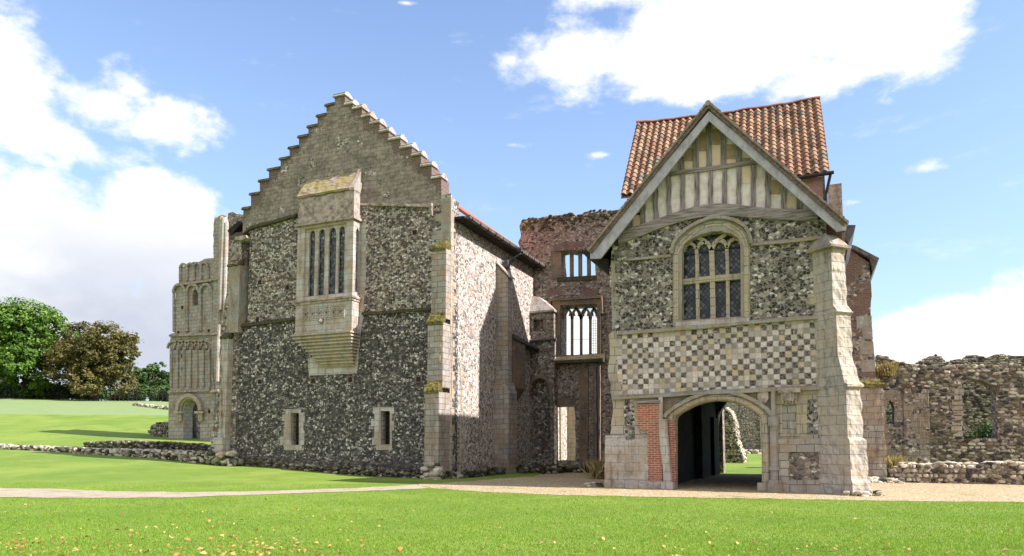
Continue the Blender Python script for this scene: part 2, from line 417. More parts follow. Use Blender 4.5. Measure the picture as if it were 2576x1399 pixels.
def ashlar_mat(name, c1=(.40, .375, .32), c2=(.30, .285, .25), mortar=(.11, .10, .082), bw=.52, rh=.26, rub=0.0, wamt=.45, lichen=0.0, ms=.013, white=.25, ochre=(.55, (.31, .215, .11))):
    m, T = newmat(name); pos, hx, hz, uv = wall_uv(T)
    wv = T.vm('ADD', uv, T.vm('MULTIPLY', T.vm('SUBTRACT', T.noise(pos, 1.7, 4, .6, True), (.5, .5, .5)), (.12, .10, 0)))
    bt = T.n('ShaderNodeTexBrick', {'Vector': wv, 'Color1': (*c1, 1), 'Color2': (*c2, 1), 'Mortar': (*mortar, 1), 'Scale': 1.0, 'Mortar Size': ms, 'Mortar Smooth': .3, 'Bias': -.1, 'Brick Width': bw, 'Row Height': rh}, offset=.5, squash=1.0)
    col = bt.outputs[0]
    col = T.mix(T.m('MULTIPLY', T.sm(T.noise(pos, 1.1, 5, .6), .42, .62), ochre[0]), col, ochre[1])
    col = T.mix(T.m('MULTIPLY', T.sm(T.noise(pos, 6, 5, .7), .5, .72), white), col, (.58, .55, .48))
    col = weather(T, pos, col, min(wamt*1.45, .85), (.085, .08, .07), 1.3)
    st_ = T.sm(T.noise(T.vm('MULTIPLY', pos, (4.5, 4.5, .35)), 1.0, 5, .65), .53, .68)
    col = T.mix(T.m('MULTIPLY', st_, .45), col, (.11, .10, .085))
    col = T.mix(T.m('MULTIPLY', T.sm(T.noise(T.vm('ADD', pos, (3, 8, 1)), 2.6, 6, .75), .60, .70), .6), col, (.16, .145, .115))
    col = T.mix(T.m('MULTIPLY', T.sm(T.noise(pos, 30, 3, .7), .52, .7), .30), col, (.12, .11, .09))
    h = T.m('ADD', T.m('MULTIPLY', bt.outputs[1], -1.0), T.noise(pos, 9, 6, .7))
    if rub:
        fc, fh = flint_nodes(T, pos, 6.5, PAL_R, (.30, .26, .19))
        mk = T.sm(T.noise(pos, 1.6, 6, .6), 1-rub-.02, 1-rub+.02)
        col = T.mix(mk, col, fc); h = T.m('ADD', h, T.m('MULTIPLY', T.m('MULTIPLY', fh, mk), 3))
    if lichen: col = T.mix(T.m('MULTIPLY', T.sm(T.noise(T.vm('ADD', pos, (0, 0, .9)), 1.1, 6, .7), .45, .52), lichen), col, (.31, .265, .05))
    finish(T, col, .9, h, .5, .02, warm=WARM); return m
def plain_mat(name, c, c2=None, scale=6, rough=.9, stretch=(1, 1, 1), bs=.3, bd=.01, spec=.25):
    m, T = newmat(name); pos = T.n('ShaderNodeTexCoord').outputs['Object']
    q = T.vm('MULTIPLY', pos, stretch)
    col = T.mix(T.sm(T.noise(q, scale, 6, .65), .35, .68), c, c2 or tuple(x*.6 for x in c))
    finish(T, col, rough, T.noise(q, scale*3, 4, .6), bs, bd, spec, warm=(1.04, .93, 1.10)); return m
def brick_mat(name, c1=(.42, .13, .06), c2=(.30, .10, .055), mortar=(.46, .38, .28), rub=.0, wamt=.35, bw=.235, rh=.078):
    m, T = newmat(name); pos, hx, hz, uv = wall_uv(T)
    wv = T.vm('ADD', uv, T.vm('MULTIPLY', T.vm('SUBTRACT', T.noise(pos, 3, 2, .5, True), (.5, .5, .5)), (.03, .025, 0)))
    bt = T.n('ShaderNodeTexBrick', {'Vector': wv, 'Color1': (*c1, 1), 'Color2': (*c2, 1), 'Mortar': (*mortar, 1), 'Scale': 1.0, 'Mortar Size': .011, 'Mortar Smooth': .2, 'Brick Width': bw, 'Row Height': rh})
    col = T.mix(T.m('MULTIPLY', T.sm(T.noise(pos, 7, 4, .7), .45, .7), .4), bt.outputs[0], (.20, .10, .07))
    h = T.m('MULTIPLY', bt.outputs[1], -1.0)
    if rub:
        fc, fh = flint_nodes(T, pos, 8, PAL_R, (.30, .25, .19))
        mk = T.sm(T.noise(T.vm('MULTIPLY', pos, (1, 1, 2.2)), .8, 5, .6), 1-rub-.03, 1-rub+.03)
        col = T.mix(mk, col, fc); h = T.m('ADD', h, T.m('MULTIPLY', fh, 2))
    col = weather(T, pos, col, wamt)
    finish(T, col, .9, h, .6, .02); return m
def tone_mat(name, stops, fine=18, moss=0.0, wamt=.3):
    m, T = newmat(name); pos = T.n('ShaderNodeNewGeometry').outputs['Position']; t = T.n('ShaderNodeAttribute', attribute_name='tone').outputs['Fac']
    col = T.ramp(t, stops, 'CONSTANT')
    col = T.mix(T.m('MULTIPLY', T.sm(T.noise(pos, fine, 4, .65), .4, .7), .45), col, (.14, .125, .10))
    if moss: col = T.mix(T.m('MULTIPLY', T.sm(T.noise(pos, 1.7, 6, .7), .5, .62), moss), col, (.075, .07, .02))
    col = weather(T, pos, col, wamt)
    finish(T, col, .9, T.noise(pos, 14, 5, .7), .6, .03, warm=(1, .965, .93)); return m

M = {}
M['flint_dark'] = flint_mat('flint_dark', PAL_D, 8.0, (.085, .075, .06), (.02, .12), wamt=.2)
M['flint_light'] = flint_mat('flint_light', PAL_L, 7.6, (.21, .175, .13), (.02, .12), bands=1.15, brick=.20, wamt=.35)
M['flint_sunlit'] = flint_mat('flint_sunlit', PAL_SUNLIT, 7.2, (.50, .44, .35), (.03, .09), wamt=.0, bs=1.0)  # paler copy of the flint, sunlit brightness put into its palette
M['flint_gate'] = flint_mat('flint_gate', PAL_G, 8.0, (.40, .34, .25), (.03, .09), wamt=.15)
M['flint_panel'] = flint_mat('flint_panel', PAL_D, 8.0, (.34, .31, .24), (.03, .09), wamt=.1)
M['rubble'] = flint_mat('rubble', PAL_R, 6.2, (.27, .215, .155), (.03, .12), brick=.18, wamt=.4)
M['passage_shade'] = plain_mat('shade_dark_lining', (.045, .04, .034), (.02, .018, .016), 3)  # near-black colour stands in for the shade inside the passage
M['rubble_dark'] = flint_mat('mossy_rubble', [(0, (.02, .018, .016)), (.3, (.07, .062, .048)), (.6, (.16, .14, .11)), (.85, (.34, .31, .26))], 6.5, (.05, .045, .03), (.03, .12), wamt=.5)
M['rubble_brick'] = flint_mat('rubble_brick', PAL_B, 7.4, (.33, .275, .21), (.03, .11), brick=.10, wamt=.35)
M['stone'] = ashlar_mat('limestone_ashlar')
M['stone_mixed'] = ashlar_mat('limestone_patched', rub=.34, wamt=.4)
M['stone_warm'] = ashlar_mat('limestone_warm', (.45, .40, .31), (.37, .33, .26), bw=.6, rh=.32, wamt=.35, ochre=(.6, (.46, .37, .23)))
M['stone_pale'] = ashlar_mat('limestone_pale', (.52, .495, .44), (.43, .41, .365), (.27, .245, .20), bw=.5, rh=.3, wamt=.25, white=.4)
M['stone_tower'] = ashlar_mat('limestone_tower', (.42, .40, .35), (.34, .32, .275), (.16, .14, .11), bw=.62, rh=.33, wamt=.4, ms=.02)
M['stone_grey'] = ashlar_mat('limestone_grey', (.36, .345, .30), (.30, .285, .25), bw=.9, rh=.5, wamt=.4, ms=.004)
M['stone_moss'] = ashlar_mat('limestone_mossy', (.36, .31, .235), (.25, .225, .175), lichen=.5, bw=.4, rh=.2)
M['stone_dirty'] = plain_mat('limestone_dirty', (.44, .39, .31), (.15, .135, .10), 4)
M['coping_dark'] = plain_mat('dark_limestone', (.20, .18, .145), (.05, .047, .04), 5)  # darker tone for the left-hand coping stones
M['stone_rubbly'] = ashlar_mat('limestone_robbed', (.36, .33, .27), (.27, .25, .21), rub=.52, wamt=.5)
M['stone_butt'] = ashlar_mat('limestone_buttress', (.44, .405, .335), (.35, .325, .27), (.22, .20, .16), bw=.5, rh=.31, wamt=.5, ochre=(.5, (.44, .36, .24)))
M['stone_brown'] = ashlar_mat('stone_brown', (.21, .165, .125), (.16, .13, .10), (.10, .085, .07), bw=.4, rh=.3)
M['brick'] = brick_mat('red_brick', (.44, .145, .06), (.28, .10, .055), (.48, .42, .33), rub=.10, wamt=.55)
M['brick_old'] = brick_mat('old_brick', (.215, .135, .10), (.15, .10, .08), (.26, .215, .17), rub=.5, wamt=.5)
M['brick_pink'] = brick_mat('weathered_pink_brick', (.34, .20, .15), (.25, .155, .12), (.33, .26, .2), rub=.25)
M['moss'] = plain_mat('moss', (.17, .16, .04), (.06, .055, .02), 9, bs=1, bd=.03)
M['dark_moss'] = plain_mat('dark_moss', (.045, .042, .018), (.11, .10, .06), 7, bs=1, bd=.03)
M['timber'] = plain_mat('weathered_oak', (.34, .31, .29), (.085, .078, .074), 3.0, stretch=(6, 6, .55), bs=.6)
M['timber_h'] = plain_mat('weathered_oak_beam', (.34, .315, .275), (.12, .108, .095), 3.0, stretch=(.5, 6, 7), bs=.6)
M['board'] = plain_mat('grey_painted_board', (.42, .43, .44), (.27, .275, .28), 3.5, stretch=(1, 1, .6))
M['dark_wood_and_shade'] = plain_mat('dark_wood_and_shade', (.035, .03, .026), (.015, .013, .012), 5)  # dark timber; its colour also stands in for shade in holes and recesses
M['plaster'] = plain_mat('old_limewash', (.76, .72, .64), (.56, .525, .455), 4.5, bs=.3)
M['plaster_cream'] = plain_mat('cream_limewash', (.72, .60, .42), (.62, .52, .37), 3)
M['plaster_tan'] = plain_mat('tan_daub', (.40, .31, .19), (.28, .225, .15), 5)
M['iron'] = plain_mat('iron', (.02, .02, .022), rough=.5)
M['lead'] = plain_mat('lead', (.10, .105, .10), (.05, .05, .045), 8, rough=.6)
M['gutter'] = plain_mat('old_gutter', (.16, .155, .12), (.06, .06, .045), 6)
M['roof_plain'] = brick_mat('plain_roof_tiles', (.45, .15, .09), (.38, .12, .07), (.16, .06, .04), wamt=.2, bw=.2, rh=.12)
M['tile_edge'] = plain_mat('roof_tile_edge', (.19, .15, .115), (.085, .068, .05), 9, bs=1, bd=.02)
M['stones'] = tone_mat('field_stones', [(0, (.05, .047, .042)), (.20, (.13, .115, .095)), (.38, (.25, .215, .165)), (.58, (.42, .385, .32)), (.76, (.62, .585, .52)), (.94, (.19, .12, .08))])
M['stones_pale'] = tone_mat('pale_field_stones', [(0, (.05, .045, .04)), (.26, (.26, .235, .19)), (.4, (.42, .38, .31)), (.65, (.62, .585, .51)), (.95, (.30, .22, .15))], wamt=.05, moss=.25)
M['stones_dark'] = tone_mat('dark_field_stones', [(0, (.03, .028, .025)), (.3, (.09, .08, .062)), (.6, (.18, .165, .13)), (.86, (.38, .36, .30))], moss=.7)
# pantiles: colour by tile
def tile_mat():
    m, T = newmat('pantiles'); t = T.n('ShaderNodeAttribute', attribute_name='tone').outputs['Fac']; pos = T.n('ShaderNodeNewGeometry').outputs['Position']
    col = T.ramp(t, [(0, (.09, .06, .05)), (.08, (.19, .11, .08)), (.26, (.26, .14, .10)), (.60, (.315, .18, .13)), (.86, (.37, .245, .185)), (.95, (.17, .145, .125))])
    col = T.mix(T.m('MULTIPLY', T.sm(T.noise(pos, 5, 6, .75), .46, .66), .6), col, (.13, .095, .075))
    finish(T, col, .85, T.noise(pos, 30, 3), .2, .01, warm=(.98, .96, .90)); return m
M['pantile'] = tile_mat()
def chequer_mat():
    m, T = newmat('chequer_flushwork'); pos, hx, hz, uv = wall_uv(T)
    S = 0.186
    wob = T.m('MULTIPLY', T.m('SUBTRACT', T.noise(pos, 3.0, 2), .5), .11)
    gx = T.m('DIVIDE', T.m('ADD', hx, wob), S*1.03)
    gz = T.m('DIVIDE', T.m('ADD', hz, T.m('MULTIPLY', T.m('SUBTRACT', T.noise(T.vm('ADD', pos, (9, 0, 3)), 3.0, 2), .5), .09)), S)
    ix, iz = T.m('FLOOR', gx), T.m('FLOOR', gz); fx, fz = T.m('FRACT', gx), T.m('FRACT', gz)
    par = T.m('MODULO', T.m('ADD', T.m('ADD', ix, iz), 1000.0), 2.0)
    wn = T.n('ShaderNodeTexWhiteNoise', {0: T.n('ShaderNodeCombineXYZ', {0: ix, 1: iz}).outputs[0]}, noise_dimensions='3D')
    r = T.n('ShaderNodeSeparateColor', {0: wn.outputs['Color']})
    lime = T.ramp(r.outputs[0], [(0, (.60, .56, .50)), (.3, (.50, .46, .40)), (.6, (.66, .62, .55)), (.8, (.54, .45, .31)), (.93, (.42, .39, .34))], 'CONSTANT')
    lime = T.mix(T.m('MULTIPLY', T.sm(T.noise(pos, 12, 5, .7), .45, .7), .4), lime, (.25, .22, .17))
    fc, fh = flint_nodes(T, pos, 13.0, [(0, DARK), (.38, (.045, .045, .048)), (.62, GREY), (.80, MID), (.92, PALE)], (.30, .27, .21), (.03, .09), 1.0)
    isfl = T.m('MULTIPLY', T.m('GREATER_THAN', par, .5), T.m('GREATER_THAN', r.outputs[1], .13))
    pale = T.m('LESS_THAN', r.outputs[2], .24)
    fc = T.mix(T.m('MULTIPLY', pale, .6), fc, (.42, .39, .34))
    col = T.mix(isfl, lime, fc)
    ex = T.m('MINIMUM', T.m('MINIMUM', fx, T.m('SUBTRACT', 1.0, fx)), T.m('MINIMUM', fz, T.m('SUBTRACT', 1.0, fz)))
    j = T.sm(T.m('ADD', ex, T.m('MULTIPLY', T.m('SUBTRACT', T.noise(pos, 20, 3), .5), .22)), .10, .02)
    col = T.mix(T.m('MULTIPLY', j, .7), col, (.34, .30, .24))
    col = weather(T, pos, col, .5, (.10, .095, .08), 1.4)
    finish(T, col, .85, warm=(.98, .90, 1.02), height=T.m('ADD', T.m('MULTIPLY', T.m('MULTIPLY', fh, isfl), 1.0), T.m('MULTIPLY', j, -.3)), bs=.6, bd=.03); return m
M['chequer'] = chequer_mat()
def gable_mat():
    m, T = newmat('stepped_gable_masonry'); pos, hx, hz, uv = wall_uv(T)
    wv = T.vm('ADD', uv, T.vm('MULTIPLY', T.vm('SUBTRACT', T.noise(pos, 1.6, 3, .6, True), (.5, .5, .5)), (.34, .20, 0)))
    bt = T.n('ShaderNodeTexBrick', {'Vector': wv, 'Color1': (.275, .24, .185, 1), 'Color2': (.155, .137, .11, 1), 'Mortar': (.15, .133, .105, 1), 'Scale': 1.0, 'Mortar Size': .014, 'Mortar Smooth': .6, 'Brick Width': .40, 'Row Height': .21})
    col = T.mix(T.m('MULTIPLY', T.sm(T.noise(pos, 3.0, 7, .75), .42, .62), .6), bt.outputs[0], (.33, .295, .235))
    col = T.mix(T.m('MULTIPLY', T.sm(T.noise(T.vm('ADD', pos, (2, 4, 6)), 5.0, 6, .75), .52, .62), .65), col, (.095, .085, .068))
    fc, fh = flint_nodes(T, pos, 8, PAL_L, (.28, .25, .2))
    col = T.mix(T.sm(T.noise(pos, 1.1, 6, .65), .58, .63), col, fc)
    b2 = T.n('ShaderNodeTexBrick', {'Vector': uv, 'Color1': (.165, .10, .075, 1), 'Color2': (.10, .08, .065, 1), 'Mortar': (.19, .17, .14, 1), 'Scale': 1.0, 'Mortar Size': .012, 'Brick Width': .25, 'Row Height': .085})
    apx, apz = P(28.75)(851, 240); bl, zb = P(28.75)(612, 548); br, zr = P(28.75)(1112, 478)
    sl = T.m('MULTIPLY', T.m('MAXIMUM', T.m('SUBTRACT', apx, hx), 0.0), (apz-zb)/(apx-bl)); sr = T.m('MULTIPLY', T.m('MAXIMUM', T.m('SUBTRACT', hx, apx), 0.0), (apz-zr)/(br-apx))
    dist = T.m('SUBTRACT', T.m('SUBTRACT', T.m('SUBTRACT', apz, sl), sr), hz)
    dist = T.m('ADD', dist, T.m('MULTIPLY', T.m('SUBTRACT', T.noise(pos, 2.4, 5, .7), .5), 3.0))
    col = T.mix(T.sm(dist, .22, .08), col, b2.outputs[0])
    col = T.mix(T.sm(T.noise(T.vm('ADD', pos, (5, 1, 2)), 1.0, 6, .6), .64, .67), col, b2.outputs[0])
    col = weather(T, pos, col, .45, (.06, .055, .05), .8)
    finish(T, col, .92, T.m('ADD', T.m('MULTIPLY', bt.outputs[1], -1), T.noise(pos, 10, 5, .7)), .7, .03, warm=(1.12, 1.05, 1.18)); return m
M['gable'] = gable_mat()
def glass_mat(name, s=.165, base=(.02, .022, .028)):
    m, T = newmat(name); pos, hx, hz, uv = wall_uv(T)
    p = T.m('DIVIDE', T.m('ADD', hx, T.m('MULTIPLY', hz, .85)), s); q = T.m('DIVIDE', T.m('SUBTRACT', hx, T.m('MULTIPLY', hz, .85)), s)
    fp, fq = T.m('FRACT', p), T.m('FRACT', q)
    wn = T.n('ShaderNodeTexWhiteNoise', {0: T.n('ShaderNodeCombineXYZ', {0: T.m('FLOOR', p), 1: T.m('FLOOR', q)}).outputs[0]}, noise_dimensions='3D')
    lead = T.m('MAXIMUM', T.m('LESS_THAN', T.m('MINIMUM', fp, fq), .17), 0.0)
    col = T.mix(T.m('MULTIPLY', T.sm(wn.outputs['Value'], .35, 1.0), .9), base, (.12, .125, .15))
    col = T.mix(lead, col, (.006, .006, .006))
    tilt = T.vm('MULTIPLY', T.vm('SUBTRACT', wn.outputs['Color'], (.5, .5, .5)), (.16, .16, .16))
    nrm = T.vm('NORMALIZE', T.vm('ADD', T.n('ShaderNodeNewGeometry').outputs['Normal'], tilt))
    b = T.n('ShaderNodeBsdfPrincipled', {'Base Color': col, 'Roughness': T.m('ADD', T.m('MULTIPLY', lead, .5), .12), 'Specular IOR Level': .5, 'Normal': nrm})
    T.n('ShaderNodeOutputMaterial', {0: b.outputs[0]}); return m
M['glass'] = glass_mat('leaded_glass')
def grass_ground():
    m, T = newmat('lawn'); pos = T.n('ShaderNodeNewGeometry').outputs['Position']
    a = T.noise(pos, .35, 6, .6); b = T.noise(T.vm('MULTIPLY', pos, (1, 1, 1)), 2.2, 5, .65); c = T.noise(pos, 40, 5, .75)
    col = T.mix(T.sm(a, .38, .60), (.130, .225, .022), (.200, .29, .040))
    col = T.mix(T.m('MULTIPLY', T.sm(b, .42, .68), .75), col, (.22, .28, .06))
    col = T.mix(T.m('MULTIPLY', T.sm(c, .40, .68), .38), col, (.09, .165, .018))
    # rough pale meadow high on the bank, dry earth spots
    col = T.mix(T.m('MULTIPLY', T.sm(T.noise(pos, .16, 6, .68), .44, .60), .55), col, (.105, .195, .02))
    sp = T.n('ShaderNodeSeparateXYZ', {0: pos}); z = T.m('ADD', sp.outputs[2], T.m('MULTIPLY', T.m('SUBTRACT', T.noise(pos, .15, 3), .5), .35))
    col = T.mix(T.m('MULTIPLY', T.sm(z, 5.1, 5.3), .8), col, T.mix(T.noise(pos, .8, 5, .7), (.17, .25, .09), (.225, .30, .14)))
    dry = T.m('MULTIPLY', T.sm(T.noise(T.vm('ADD', pos, (31, 7, 0)), .28, 5, .7), .69, .76), .6)
    col = T.mix(dry, col, (.25, .20, .11))
    finish(T, col, .9, T.m('ADD', c, T.m('MULTIPLY', b, 2)), .5, .03); return m
M['lawn'] = grass_ground()
def gravel():
    m, T = newmat('gravel'); pos = T.n('ShaderNodeNewGeometry').outputs['Position']
    v = T.n('ShaderNodeTexVoronoi', {'Vector': pos, 'Scale': 26.0}); s = T.n('ShaderNodeSeparateColor', {0: v.outputs['Color']})
    col = T.ramp(s.outputs[0], [(0, (.22, .17, .115)), (.3, (.38, .30, .20)), (.6, (.47, .385, .27)), (.85, (.60, .52, .41))], 'CONSTANT')
    col = T.mix(T.m('MULTIPLY', T.sm(T.noise(pos, 1.2, 6, .7), .45, .7), .55), col, (.36, .255, .13))
    col = T.mix(T.m('MULTIPLY', T.sm(T.noise(pos, .55, 6, .75), .56, .66), .6), col, (.13, .16, .04))
    finish(T, col, .95, T.m('ADD', v.outputs[0], T.noise(pos, 12, 4)), .7, .03, warm=(1, .97, .90)); return m
M['gravel'] = gravel()
def path_mat():
    m, T = newmat('path_surface'); pos = T.n('ShaderNodeNewGeometry').outputs['Position']
    col = T.mix(T.sm(T.noise(pos, 30, 4, .7), .35, .65), (.46, .40, .335), (.27, .235, .19))
    col = T.mix(T.m('MULTIPLY', T.sm(T.noise(pos, 1.3, 6, .75), .46, .64), .6), col, (.20, .185, .12))
    finish(T, col, .95, T.noise(pos, 30, 4), .4, .02, warm=(1, .97, .90)); return m
M['path'] = path_mat()
def leaf_mat(name, stops, trans=.25):
    m, T = newmat(name); t = T.n('ShaderNodeAttribute', attribute_name='tone').outputs['Fac']
    pos = T.n('ShaderNodeTexCoord').outputs['Object']
    col = T.ramp(T.m('ADD', T.m('MULTIPLY', t, .6), T.m('MULTIPLY', T.noise(pos, .5, 3), .4)), stops)
    d = T.n('ShaderNodeBsdfPrincipled', {'Base Color': col, 'Roughness': .6, 'Specular IOR Level': .3})
    tr = T.n('ShaderNodeBsdfTranslucent', {'Color': T.mix(1.0, col, (1.1, 1.2, .6), 'MULTIPLY')})
    mx = T.n('ShaderNodeMixShader', {0: trans, 1: d.outputs[0], 2: tr.outputs[0]})
    T.n('ShaderNodeOutputMaterial', {0: mx.outputs[0]}); return m
M['leaf_green'] = leaf_mat('green_leaves', [(.1, (.025, .06, .012)), (.45, (.08, .16, .025)), (.75, (.16, .26, .045)), (1, (.26, .36, .08))])
M['leaf_brown'] = leaf_mat('turning_leaves', [(.1, (.035, .04, .014)), (.4, (.10, .088, .03)), (.7, (.185, .155, .055)), (1, (.15, .20, .06))])
M['leaf_dark'] = leaf_mat('dark_leaves', [(.1, (.014, .035, .010)), (.5, (.045, .09, .022)), (.85, (.085, .14, .04)), (1, (.13, .19, .06))])
M['leaf_pale'] = leaf_mat('pale_leaves', [(.1, (.04, .075, .025)), (.5, (.09, .15, .05)), (1, (.17, .23, .09))])
M['dry'] = leaf_mat('dry_stalks', [(.1, (.22, .16, .07)), (.6, (.38, .30, .15)), (1, (.48, .40, .22))], .2)
M['blade'] = leaf_mat('grass_blades', [(.0, (.09, .18, .016)), (.5, (.195, .31, .032)), (1, (.30, .40, .08))], .35)
M['fallen'] = leaf_mat('fallen_leaves', [(.15, (.25, .10, .03)), (.35, (.42, .20, .07)), (.5, (.50, .36, .12)), (.65, (.46, .33, .14)), (.8, (.30, .15, .07)), (.95, (.10, .14, .06))], .1)
M['bark'] = plain_mat('bark', (.075, .06, .045), (.03, .025, .02), 5, stretch=(4, 4, .8), bs=1)

# ------------------------------------------------------------------ ground
def make_ground():
    ths = np.concatenate([np.linspace(-math.pi, -1.0, 40, endpoint=False), np.linspace(-1.0, 1.0, 400), np.linspace(1.0, math.pi, 41)[1:]])
    rs = np.concatenate([np.linspace(0.3, 20, 20), np.linspace(20.5, 60, 120), np.linspace(61, 130, 90), np.geomspace(133, 3000, 50)])
    TT, RR = np.meshgrid(ths, rs, indexing='ij')
    X = RR*np.sin(TT); Y = RR*np.cos(TT)
    a = X*math.cos(YAW) - Y*math.sin(YAW); b = X*math.sin(YAW) + Y*math.cos(YAW)
    Z = terr(a, b)
    # soft unevenness away from the paved parts
    far = np.clip((RR-45)/30, 0, 1)
    Z = Z + far*0.12*np.sin(a*.11+1)*np.sin(b*.13)
    nt, nr = TT.shape
    V = np.stack([a, b, Z], -1).reshape(-1, 3)
    idx = np.arange(nt*nr).reshape(nt, nr)
    q = np.stack([idx[:-1, :-1], idx[1:, :-1], idx[1:, 1:], idx[:-1, 1:]], -1).reshape(-1, 4)
    me = bpy.data.meshes.new('ground')
    me.from_pydata(V.tolist() + [(0, 0, 0)], [], q.tolist() + [(int(idx[i, 0]), nt*nr, int(idx[i+1, 0])) for i in range(nt-1)])
    me.update(); 
    import bmesh
    bm = bmesh.new(); bm.from_mesh(me); bmesh.ops.remove_doubles(bm, verts=bm.verts, dist=1e-4); bmesh.ops.recalc_face_normals(bm, faces=bm.faces)
    up = sum(f.normal.z for f in bm.faces)
    if up < 0: bmesh.ops.reverse_faces(bm, faces=bm.faces)
    bm.to_mesh(me); bm.free()
    me.polygons.foreach_set('use_smooth', [True]*len(me.polygons)); me.materials.append(M['lawn'])
    o = bpy.data.objects.new('ground', me); scene.collection.objects.link(o); o['kind'] = 'structure'; o['label'] = 'bright green mown lawn rising to a bank'
make_ground()
def sheet(name, pts_px, mat, lift, label, jag=.05):
    pts = [PG(u, v)[:2] for u, v in pts_px]; pts = ragged(pts + [pts[0]], .35, jag)[:-1]
    V = [Vector((p[0], p[1], 0)) for p in pts]; tr = tessellate_polygon([V])
    mb = MB(); mb.add([(p[0], p[1], tz(*p)+lift) for p in pts], [tuple(t) for t in tr])
    o = mb.build(name, mat, None, label, 'structure')
    if sum(p.normal.z for p in o.data.polygons) < 0: o.data.flip_normals()
    return o
PATH_POLY = [(-150, 1228), (0, 1228), (150, 1231), (300, 1237), (480, 1239), (700, 1235), (900, 1228), (1010, 1222), (1050, 1219), (1080, 1228), (1040, 1231), (900, 1237), (700, 1243), (450, 1253), (300, 1254), (100, 1253), (-150, 1250)]
GRAV_POLY = [(1050, 1219), (1180, 1211), (1260, 1204), (1345, 1198), (1380, 1188), (1520, 1188), (1535, 1205), (1690, 1205), (1800, 1196), (1950, 1196), (1950, 1216), (2180, 1216), (2240, 1209), (2575, 1209), (2750, 1210), (3200, 1214), (3200, 1275), (2750, 1268), (2575, 1264), (2300, 1262), (2000, 1256), (1700, 1252), (1400, 1246), (1200, 1237), (1080, 1228)]
sheet('path', PATH_POLY, M['path'], .012, 'narrow pale path crossing the lawn', .13)
sheet('gravel_yard', GRAV_POLY, M['gravel'], .008, 'sandy gravel before the gatehouse', .16)

# ================================================================== LODGING (stepped gable)
FB = 28.75; A0, A1 = -28.45, -15.42; TH_W = .8
f = P(FB)
def c1(x, y): return (377.2 + .3173*x, 213.8 + .3173*y)
def c2(x, y): return (377.2 + .4044*x, 653.9 + .4044*y)
def c3(x, y): return (1005.9 + .2697*x, 465.2 + .2697*y)
def c4(x, y): return (1005.9 + .2877*x, 817.3 + .2877*y)
def c5(x, y): return (1446 + .3173*x, 226.3 + .3173*y)
def c6(x, y): return (1477.4 + .4494*x, 628.7 + .4494*y)
def c7(x, y): return (2011.8 + .4942*x, 565.8 + .4942*y)
def c8(x, y): return (.3595*x, 691.6 + .3595*y)
def c9(x, y): return (402.4 + .2606*x, 515.5 + .2606*y)     # tower detail crop
LOD = thing('gabled_lodging', 'flint lodging house with stepped gable and projecting oriel window', 'building', ((A0+A1)/2, FB+2, tz(-22, FB)))
ZS = (f(610, 822)[1] + f(1080, 774)[1])/2
hold = lambda x0, y0, x1, y1: [f(x0, y1), f(x1, y1), f(x1, y0), f(x0, y0)]
slots = [(733, 1039, 752.5, 1119), (958, 1034, 981, 1118)]
mb = MB()
mb.prism([[(A0, -.6), (A1, -.6), (A1, ZS), (A0, ZS)]] + [hold(a-.5, b-.5, c+.5, d+.5) for a, b, c, d in slots], FB, FB+TH_W)
mb.build('lower_wall', M['flint_dark'], LOD)
# line of the gable hood mould
hoodL = [(612, 590), (630, 571), (655, 563), (690, 555), (720, 546), (748, 538)]; hoodR = [(904, 511), (950, 512), (1000, 513), (1050, 514), (1084, 515)]
mid = px(f, hoodL + hoodR)
up = [(A0+.75, ZS)] + [(A1, ZS), (A1, f(1110, 500)[1])] + list(reversed(mid)) + [(A0+.75, mid[0][1])]
mb = MB(); mb.prism([up], FB, FB+TH_W); mb.build('upper_wall', M['flint_light'], LOD)
# stepped gable
rightSteps = [(1545, 108), (1608, 142), (1680, 205), (1745, 258), (1810, 325), (1890, 383), (1985, 450), (2075, 512), (2145, 595), (2230, 692)]
rx = [1545, 1608, 1680, 1745, 1820, 1892, 1985, 2075, 2148, 2232, 2308]
ry = [108, 142, 205, 258, 325, 383, 450, 512, 595, 692]
lx = [1465, 1398, 1328, 1255, 1180, 1106, 1035, 942, 870, 800, 740]
ly = [130, 215, 300, 380, 468, 555, 640, 730, 835, 950]
CAPH = 40
out = []; caps = []
# left from bottom up
zb = mid[0][1]
xl = f(*c1(740, 990))[0]
out.append((xl, zb))
for k in range(9, -1, -1):
    y = ly[k] + CAPH; p0 = f(*c1(lx[k+1], y)); p1 = f(*c1(lx[k], y))
    out += [(p0[0], p0[1]), (p1[0], p0[1])]; caps.append((p0[0], p1[0] if k else p1[0], p0[1], f(*c1(lx[k], ly[k]))[1], -1))
y = 58 + 42; p0 = f(*c1(1465, y)); p1 = f(*c1(1545, y)); out += [(p0[0], p0[1]), (p1[0], p0[1])]; caps.append((p0[0], p1[0], p0[1], f(*c1(1500, 56))[1], 0))
for k in range(10):
    y = ry[k] + CAPH; p0 = f(*c1(rx[k], y)); p1 = f(*c1(rx[k+1], y))
    out += [(p0[0], p1[1]), (p1[0], p1[1])]; caps.append((p0[0], p1[0], p1[1], f(*c1(rx[k+1], ry[k]))[1], 1))
xr = f(*c1(2308, 860))[0]
out += [(xr, f(1112, 490)[1]), (xr, f(1110, 500)[1])]
out += list(reversed(mid))
